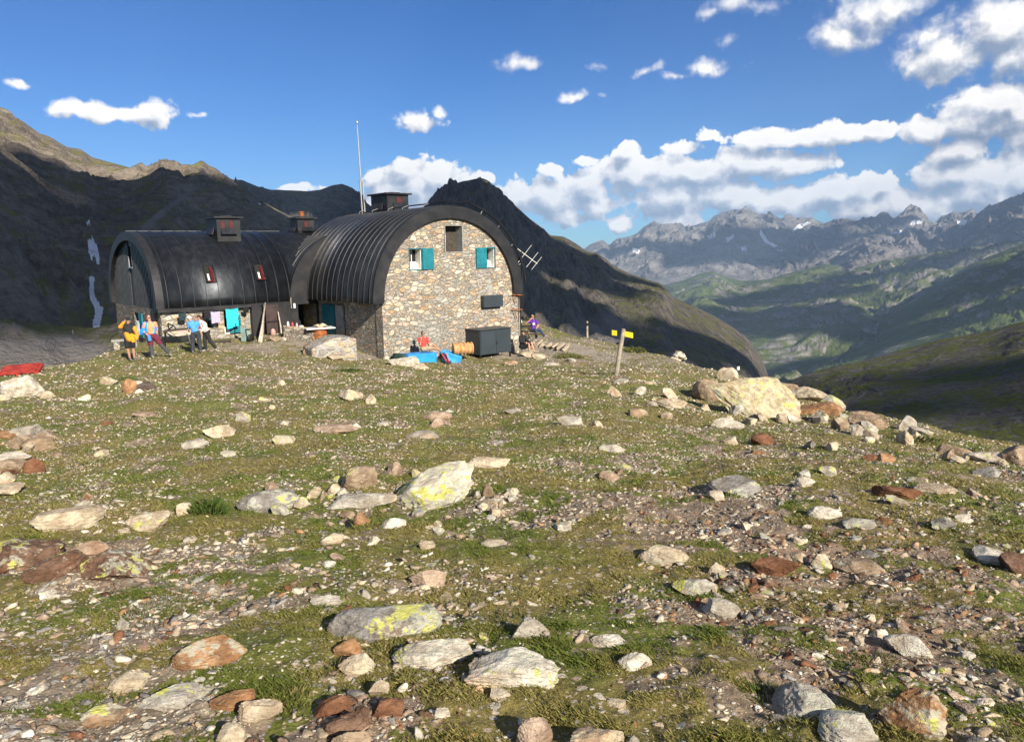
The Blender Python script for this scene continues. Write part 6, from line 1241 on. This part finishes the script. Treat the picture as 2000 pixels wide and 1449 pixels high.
    L.add([L.w(p) for p in ((-.30, .05, .02), (-.10, -.02, .02), (-.08, .0, .62), (-.30, .1, .80), (-.30, .30, .0), (-.12, .32, .0), (-.10, .34, .62), (-.30, .34, .80), (.16, .05, .10), (.18, .3, .1), (.16, .3, .66), (.14, .06, .66))], [(0, 1, 2, 3), (4, 7, 6, 5), (0, 4, 5, 1), (3, 2, 6, 7), (0, 3, 7, 4), (1, 8, 11, 2), (8, 9, 10, 11), (5, 6, 10, 9), (1, 5, 9, 8), (2, 11, 10, 6)]); L.build('tray', bar, t)
    L = Loc(g); L.tb([(-.28, .12, .72), (-.36, .22, 1.2)], .02, 6); L.build('handle', K['blackm'], t); L = Loc(g); L.tb([(.14, .15, .62), (.16, .24, 1.15)], .02, 6); L.build('handle', bar, t)
    L = Loc(g); L.tb([(-.06, -.04, .60), (.20, -.04, .60), (.22, -.06, .20), (-.02, -.06, .20), (-.06, -.04, .60)], .022, 6); L.build('leg_frame', K['blackm'], t)
    L = Loc(g); L.lathe(L.w((.14, -.12, .17)), [(.05, -.05), (.15, -.05), (.19, -.02), (.19, .02), (.15, .05), (.05, .05)], L.ax[0] * .5 - L.ax[1], 18); L.build('wheel', K['blackm'], t, True)
    # leaning poles
    for (a, b, r_, lab) in (((506, 668), (518, 592), .05, 'longest bleached pole leaning left of the brown door'), ((509, 669), (515, 620), .06, 'shorter thick pole beside the longest pole'), ((550, 657), (543, 609), .035, 'thin pale pole leaning on the brown door')):
        p = G(*a) if a[1] > 660 else Bp(onv(a[0], a[1], 5.1)[0], 5.1, onv(a[0], a[1], 5.1)[1]); u, z = onv(b[0], b[1], 5.38); q = Bp(u, 5.38, z); m = MB(); m.tube([p, p * .6 + q * .4 + VU * .03, q], [r_ * 1.2, r_, r_ * .75], 8); tag(m.build('wooden_pole', K['pole'], None, True), lab, 'pole', 'poles leaning by the brown door')
    # washing
    vl = 5.35; hp = lambda px, py: Bp(onv(px, py, vl)[0], vl, onv(px, py, vl)[1])
    m = MB(); m.tube([hp(352, 609), hp(400, 609), hp(440, 604), hp(490, 597)], .008, 4); tag(m.build('clothesline', K['steel'], None), 'thin clothesline strung under the left eave', 'clothesline')
    cyan = simple('cyan_towelling', (.03, .52, .66), .95, 0, .12, 14, .4); lil = simple('lilac_towelling', (.42, .34, .55), .95, 0, .12, 14, .4); blk = simple('black_cloth', (.012, .012, .014), .9, 0, .2)
    cloth_sheet('towel', 'bright cyan towel on the line under the eave', 'towel', hp(440, 604), hp(465, 602), 1.0 * .92, cyan, 1)
    cloth_sheet('towel', 'lilac towel on the line left of the cyan one', 'towel', hp(411, 609), hp(429, 608), .55, lil, 2)
    cloth_sheet('garment', 'black garment on the line left of the lilac towel', 'garment', hp(397, 609), hp(410, 608), .30, blk, 3); cloth_sheet('garment', 'small black garment at the right end of the line', 'garment', hp(474, 600), hp(485, 599), .26, blk, 4)
    cloth_sheet('garment', 'dark garment hanging at the left end of the line', 'garment', hp(348, 611), hp(363, 610), .34, simple('dark_teal_cloth', (.02, .04, .05), .9), 5)
    cloth_sheet('towel', 'white and teal towel by the end wall shutter', 'towel', Bp(-6.72, 8.7, 1.55), Bp(-6.72, 8.3, 1.55), .75, simple('pale_towelling', (.62, .66, .64), .95), 6)
    # metal table and leaning boards before the left wall
    g = G(352, 677); L = Loc(g); t = thing('work_table', 'dark weathered metal table with thin legs in front of the left wing', 'table', g); L.bx((.05, 0, .80), (.72, .28, .025), R3('Y', -4)); L.build('table_top', K['darkwood'], t)
    for x, y in ((-.62, -.22), (-.62, .22), (.66, -.22), (.66, .22)): L = Loc(g); L.tb([(x, y, -.05), (x * .97, y, .78)], .028, 5); L.build('leg', K['blackm'], t)
    L = Loc(g); L.tb([(-.42, 0, .82), (-.44, .02, 1.12)], .03, 5); L.tb([(-.42, 0, .82), (-.2, 0, 1.0), (-.12, 0, .84)], .035, 5); L.tb([(-.44, .02, 1.12), (-.2, 0, .98)], .03, 5); tag(L.build('folding_saw_horse', K['blackm'], None), 'small black metal frame standing on the work table', 'frame')
    g2 = G(352, 671); L = Loc(g2); L.bx((.1, .25, .30), (.62, .02, .30), R3('X', 8)); tag(L.build('wooden_board', simple('pale_grey_board', (.42, .36, .30), .9, 0, .25, 4, .4), None), 'pale wooden board leaning under the work table', 'board')
    g2 = G(376, 676); L = Loc(g2); L.add([L.w(p) for p in ((-.22, .1, .62), (.30, .0, .0), (-.05, -.02, -.03), (-.20, .06, .3), (-.22, .14, .62), (.30, .04, .0), (-.05, .02, -.03), (-.20, .1, .3))], [(0, 1, 2, 3), (7, 6, 5, 4), (0, 4, 5, 1), (1, 5, 6, 2), (2, 6, 7, 3), (3, 7, 4, 0)]); tag(L.build('steel_plate', K['blackm'], None), 'dark triangular steel plate leaning right of the work table', 'plate')
    g2 = G(425, 671); L = Loc(g2); L.bx((0, .2, .06), (.62, .10, .05), R3('Y', -3)); tag(L.build('timber_beam', K['darkwood'], None), 'dark timber beam lying at the foot of the left wing', 'beam')
    g2 = G(248, 681); L = Loc(g2); t = thing('stone_bench', 'low pale stone bench at the end wall behind the hikers', 'bench', g2); L.bx((-.05, .2, .38), (.55, .2, .04)); L.build('seat', K['conc'], t); L = Loc(g2); L.bx((-.4, .2, .15), (.12, .16, .19)); L.build('support', K['plinth'], t); L = Loc(g2); L.bx((.3, .2, .15), (.12, .16, .19)); L.build('support', K['plinth'], t)
    # gas bottle with red marking by the brown door
    g2 = Bp(*[onv(534, 657, 5.05)[0], 5.05, onv(534, 657, 5.05)[1]]); m = MB(); m.lathe(g2, [(.10, 0), (.12, .03), (.12, .28), (.08, .36), (.03, .40)], VZ, 14); o = m.build('gas_bottle', simple('pinkish_paint', (.48, .26, .22), .6, 0, .5, 9), None, True); tag(o, 'small pinkish gas bottle standing before the brown door', 'gas bottle')
    # ornament over the door
    # pallet
    g = G(42, 730); L = Loc(g); t = thing('red_pallet', 'red painted wooden pallet lying on the left edge of the slope', 'pallet', g); a = R3('Z', -12) @ R3('Y', -4) @ R3('X', 10)
    w = .50
    def pb(c, h, nm):
        q = Loc(g); c2 = np.array(c) @ a; q.box(q.w(c2), h, a @ q.ax); q.build(nm, K['redp'], t)
    for y in (-.42, -.20, .02, .22, .42): pb((0, y, .17), (w, .085, .014), 'top_board')
    for x in (-.55, 0, .55): pb((x, 0, .11), (.05, .5, .045), 'bearer')
    for y in (-.42, .42): pb((0, y, .05), (w, .06, .012), 'bottom_board')
    # signpost
    g = G(1203, 729); D = g[1]; L = Loc(g); k = D / F; t = thing('signpost', 'leaning weathered wooden post with two blank yellow direction boards', 'signpost', g)
    top = np.array([15 * k, 0, 88 * k]); L.tube([L.w((0, 0, -.1)), L.w(top * .5), L.w(top)], [.082, .078, .07], 10); L.build('post', K['wood'], t)
    for (x0, z0, x1, z1, h, rz_) in ((-8, 81, 2, 80, 10, 10), (17, 78.5, 33, 75.5, 10.5, -12)):
        L = Loc(g); p0, p1 = np.array([x0 * k + (.0), -.03, z0 * k]), np.array([x1 * k, -.09, z1 * k]); hh = h * k / 2; sl = (p1 - p0); nn = np.array([0, .012, 0])
        L.hexa([L.w(p0 - (0, 0, hh) - nn), L.w(p1 - (0, 0, hh) - nn), L.w(p1 - (0, 0, hh) + nn), L.w(p0 - (0, 0, hh) + nn), L.w(p0 + (0, 0, hh) - nn), L.w(p1 + (0, 0, hh) - nn), L.w(p1 + (0, 0, hh) + nn), L.w(p0 + (0, 0, hh) + nn)]); L.build('sign_board', K['yellow'], t)
    # marker post, cairns
    g = G(1147, 660); k = g[1] / F; L = Loc(g); t = thing('marker_post', 'thin wooden post with a black band at the end of the gravel path', 'post', g); L.tube([L.w((0, 0, -.1)), L.w((0, 0, 33 * k))], [.07, .06], 8); L.build('post', K['wood'], t)
    L = Loc(g); L.tube([L.w((0, 0, 24 * k)), L.w((.0, 0, 29 * k))], [.075, .072], 8); L.build('black_band', K['blackm'], t)
    def cairn(px, py, wpx, hpx, label, n, tone, seed):
        g = G(px, py); k = g[1] / F; rr = np.random.RandomState(seed); L = Loc(g); t = thing('cairn', label, 'cairn', g); ww, hh = wpx * k, hpx * k
        for i in range(n):
            z = hh * (i / n) ** .9; sp = (1 - z / hh * .85); s_ = ww * .20 * (.7 + .6 * rr.rand()); P = rock_shape(300 + i % 9, 2, 8) * [s_, s_ * .7, s_ * .55]; a = rr.rand() * 6.28
            P = P @ np.array(Matrix.Rotation(a, 3, 'Z')).T; c = frame_at(g)[0] * (rr.rand() - .5) * ww * sp + frame_at(g)[1] * (rr.rand() - .5) * ww * sp * .6; o = link('stone', mesh_np('stone', P + c + [0, 0, z], ICO[2][1]), ROCK, t); o.color = TONES[tone if rr.rand() < .7 else 'tan'] + (0.2,)
    cairn(1326, 704, 30, 16, 'pile of white stones on the ridge right of the signpost', 34, 'white', 5)
    cairn(1138, 658, 12, 13, 'small cairn left of the marker post', 14, 'tan', 6)
    # backpack on the ridge, stake behind the giant slab
    g = G(1368, 712); t = thing('backpack', 'black backpack lying on the ridge grass before the valley', 'backpack', g); fr = frame_at(g)
    m = MB(); limb(m, np.array((-.10, 0, .10)) @ fr, .14, np.array((-.02, 0, .26)) @ fr, .13); limb(m, np.array((.12, 0, .12)) @ fr, .10, np.array((.26, 0, .08)) @ fr, .07); remesh(m, 'bag', simple('black_nylon', (.02, .021, .026), .7), t, .014, 2)
    m = MB(); limb(m, np.array((-.1, -.13, .12)) @ fr, .02, np.array((-.04, -.12, .34)) @ fr, .02); remesh(m, 'strap', simple('grey_webbing', (.1, .1, .12), .7), t, .009, 1)
    g = G(1441, 742); az = atan2(g[0], g[1]); c0 = at(1441, 735, g[1] + .15); t = thing('marker_stake', 'thin dark stake with a white cap between the rocks on the giant slab', 'stake', c0); k = g[1] / F
    L = Loc(c0); L.tb([(0, 0, -.15), (0, 0, 13 * k)], .028, 6); L.build('shaft', K['boxgrey'], t); L = Loc(c0); L.tb([(0, 0, 13 * k), (0, 0, 20 * k)], .058, 8); L.build('cap', K['white'], t)
    L = Loc(c0); L.tb([(-.03, 0, 20.2 * k), (.05, .0, 25 * k)], [.055, .03], 6); L.build('black_tuft', K['blackm'], t)
    # picnic table by the right corner
    c0 = at(1028, 664, 43.8); c0[2] = gz(c0[0], c0[1]); t = thing('picnic_table', 'dark wooden picnic table by the right corner of the hut', 'picnic table', c0); hz = at(1028, 638, 43.8)[2] - c0[2]
    L = Loc(c0); L.bx((-.2, 0, hz), (.55, .4, .03)); L.build('table_top', K['darkwood'], t)
    for s_ in (-1, 1): L = Loc(c0); L.bx((.1, .70 * s_, hz - .36), (.75, .14, .025)); L.build('bench_seat', K['darkwood'], t)
    for x in (-.5, .15): 
        L = Loc(c0); L.tb([(x, -.5, -.1), (x + .02, -.05, hz)], .045, 5); L.build('leg', K['wood'], t); L = Loc(c0); L.tb([(x, .5, -.1), (x + .02, .05, hz)], .045, 5); L.build('leg', K['wood'], t)
        L = Loc(c0); L.bx((x, 0, hz - .40), (.03, .8, .03)); L.build('cross_beam', K['darkwood'], t)
    # stone treads of the terrace
    for i in range(7):
        a, b = (1046 + i * 11, 664 + i * 1.2), (1018 + 16 + i * 11, 678 + i * 1.6); p, q = G(*a), G(*b); d = q - p; Ln = np.linalg.norm(d[:2]); 
        P = rock_shape(700 + i, 4, 12, rough=.03, round_=.6) * [max(.7, min(Ln, 3.2)) / 2, .17, .10]; th = atan2(d[1], d[0]); P = P @ np.array(Matrix.Rotation(th, 3, 'Z')).T
        o = link('stone_tread', mesh_np('stone_tread', P, ICO[4][1], True), ROCK); o.location = (p + q) / 2 + [0, 0, .05]; o.color = TONES['cream'] + (.2,); tag(o, 'long flat stone laid as a tread in the terrace right of the hut', 'stone slab', 'stone treads of the terrace')
BIG += [(1016, 684, 1048, 698, 'cream', .1, 'cream stone under the feet of the person in black', {}), (1036, 688, 1066, 702, 'cream', .2, 'second cream stone right of the person in black', {}), (522, 654, 546, 668, 'tan', .1, 'brown block before the brown door', {}),
        (552, 645, 572, 660, 'cream', .1, 'pale block at the left end of the dry stone wall', dict(flat=.8)), (545, 657, 560, 667, 'pale', 0, 'small grey block next to the brown block', {}), (592, 676, 618, 694, 'tan', .2, 'tan rock at the left foot of the stone plinth', dict(flat=.7)),
        (640, 692, 672, 706, 'cream', .1, 'cream stone in front of the stone plinth', {}), (1106, 696, 1126, 708, 'pale', .1, 'pale stone in the gravel path', {}), (1060, 704, 1096, 716, 'pale', .3, 'flat lichened stone beside the gravel path', {}), (800, 708, 840, 722, 'cream', .1, 'cream stone in front of the blue tarpaulin', {}), (985, 702, 1012, 714, 'tan', .1, 'tan stone in front of the grey cabinet', {})]
build_rocks(); build_stones(); build_grass(); build_props(); build_people()
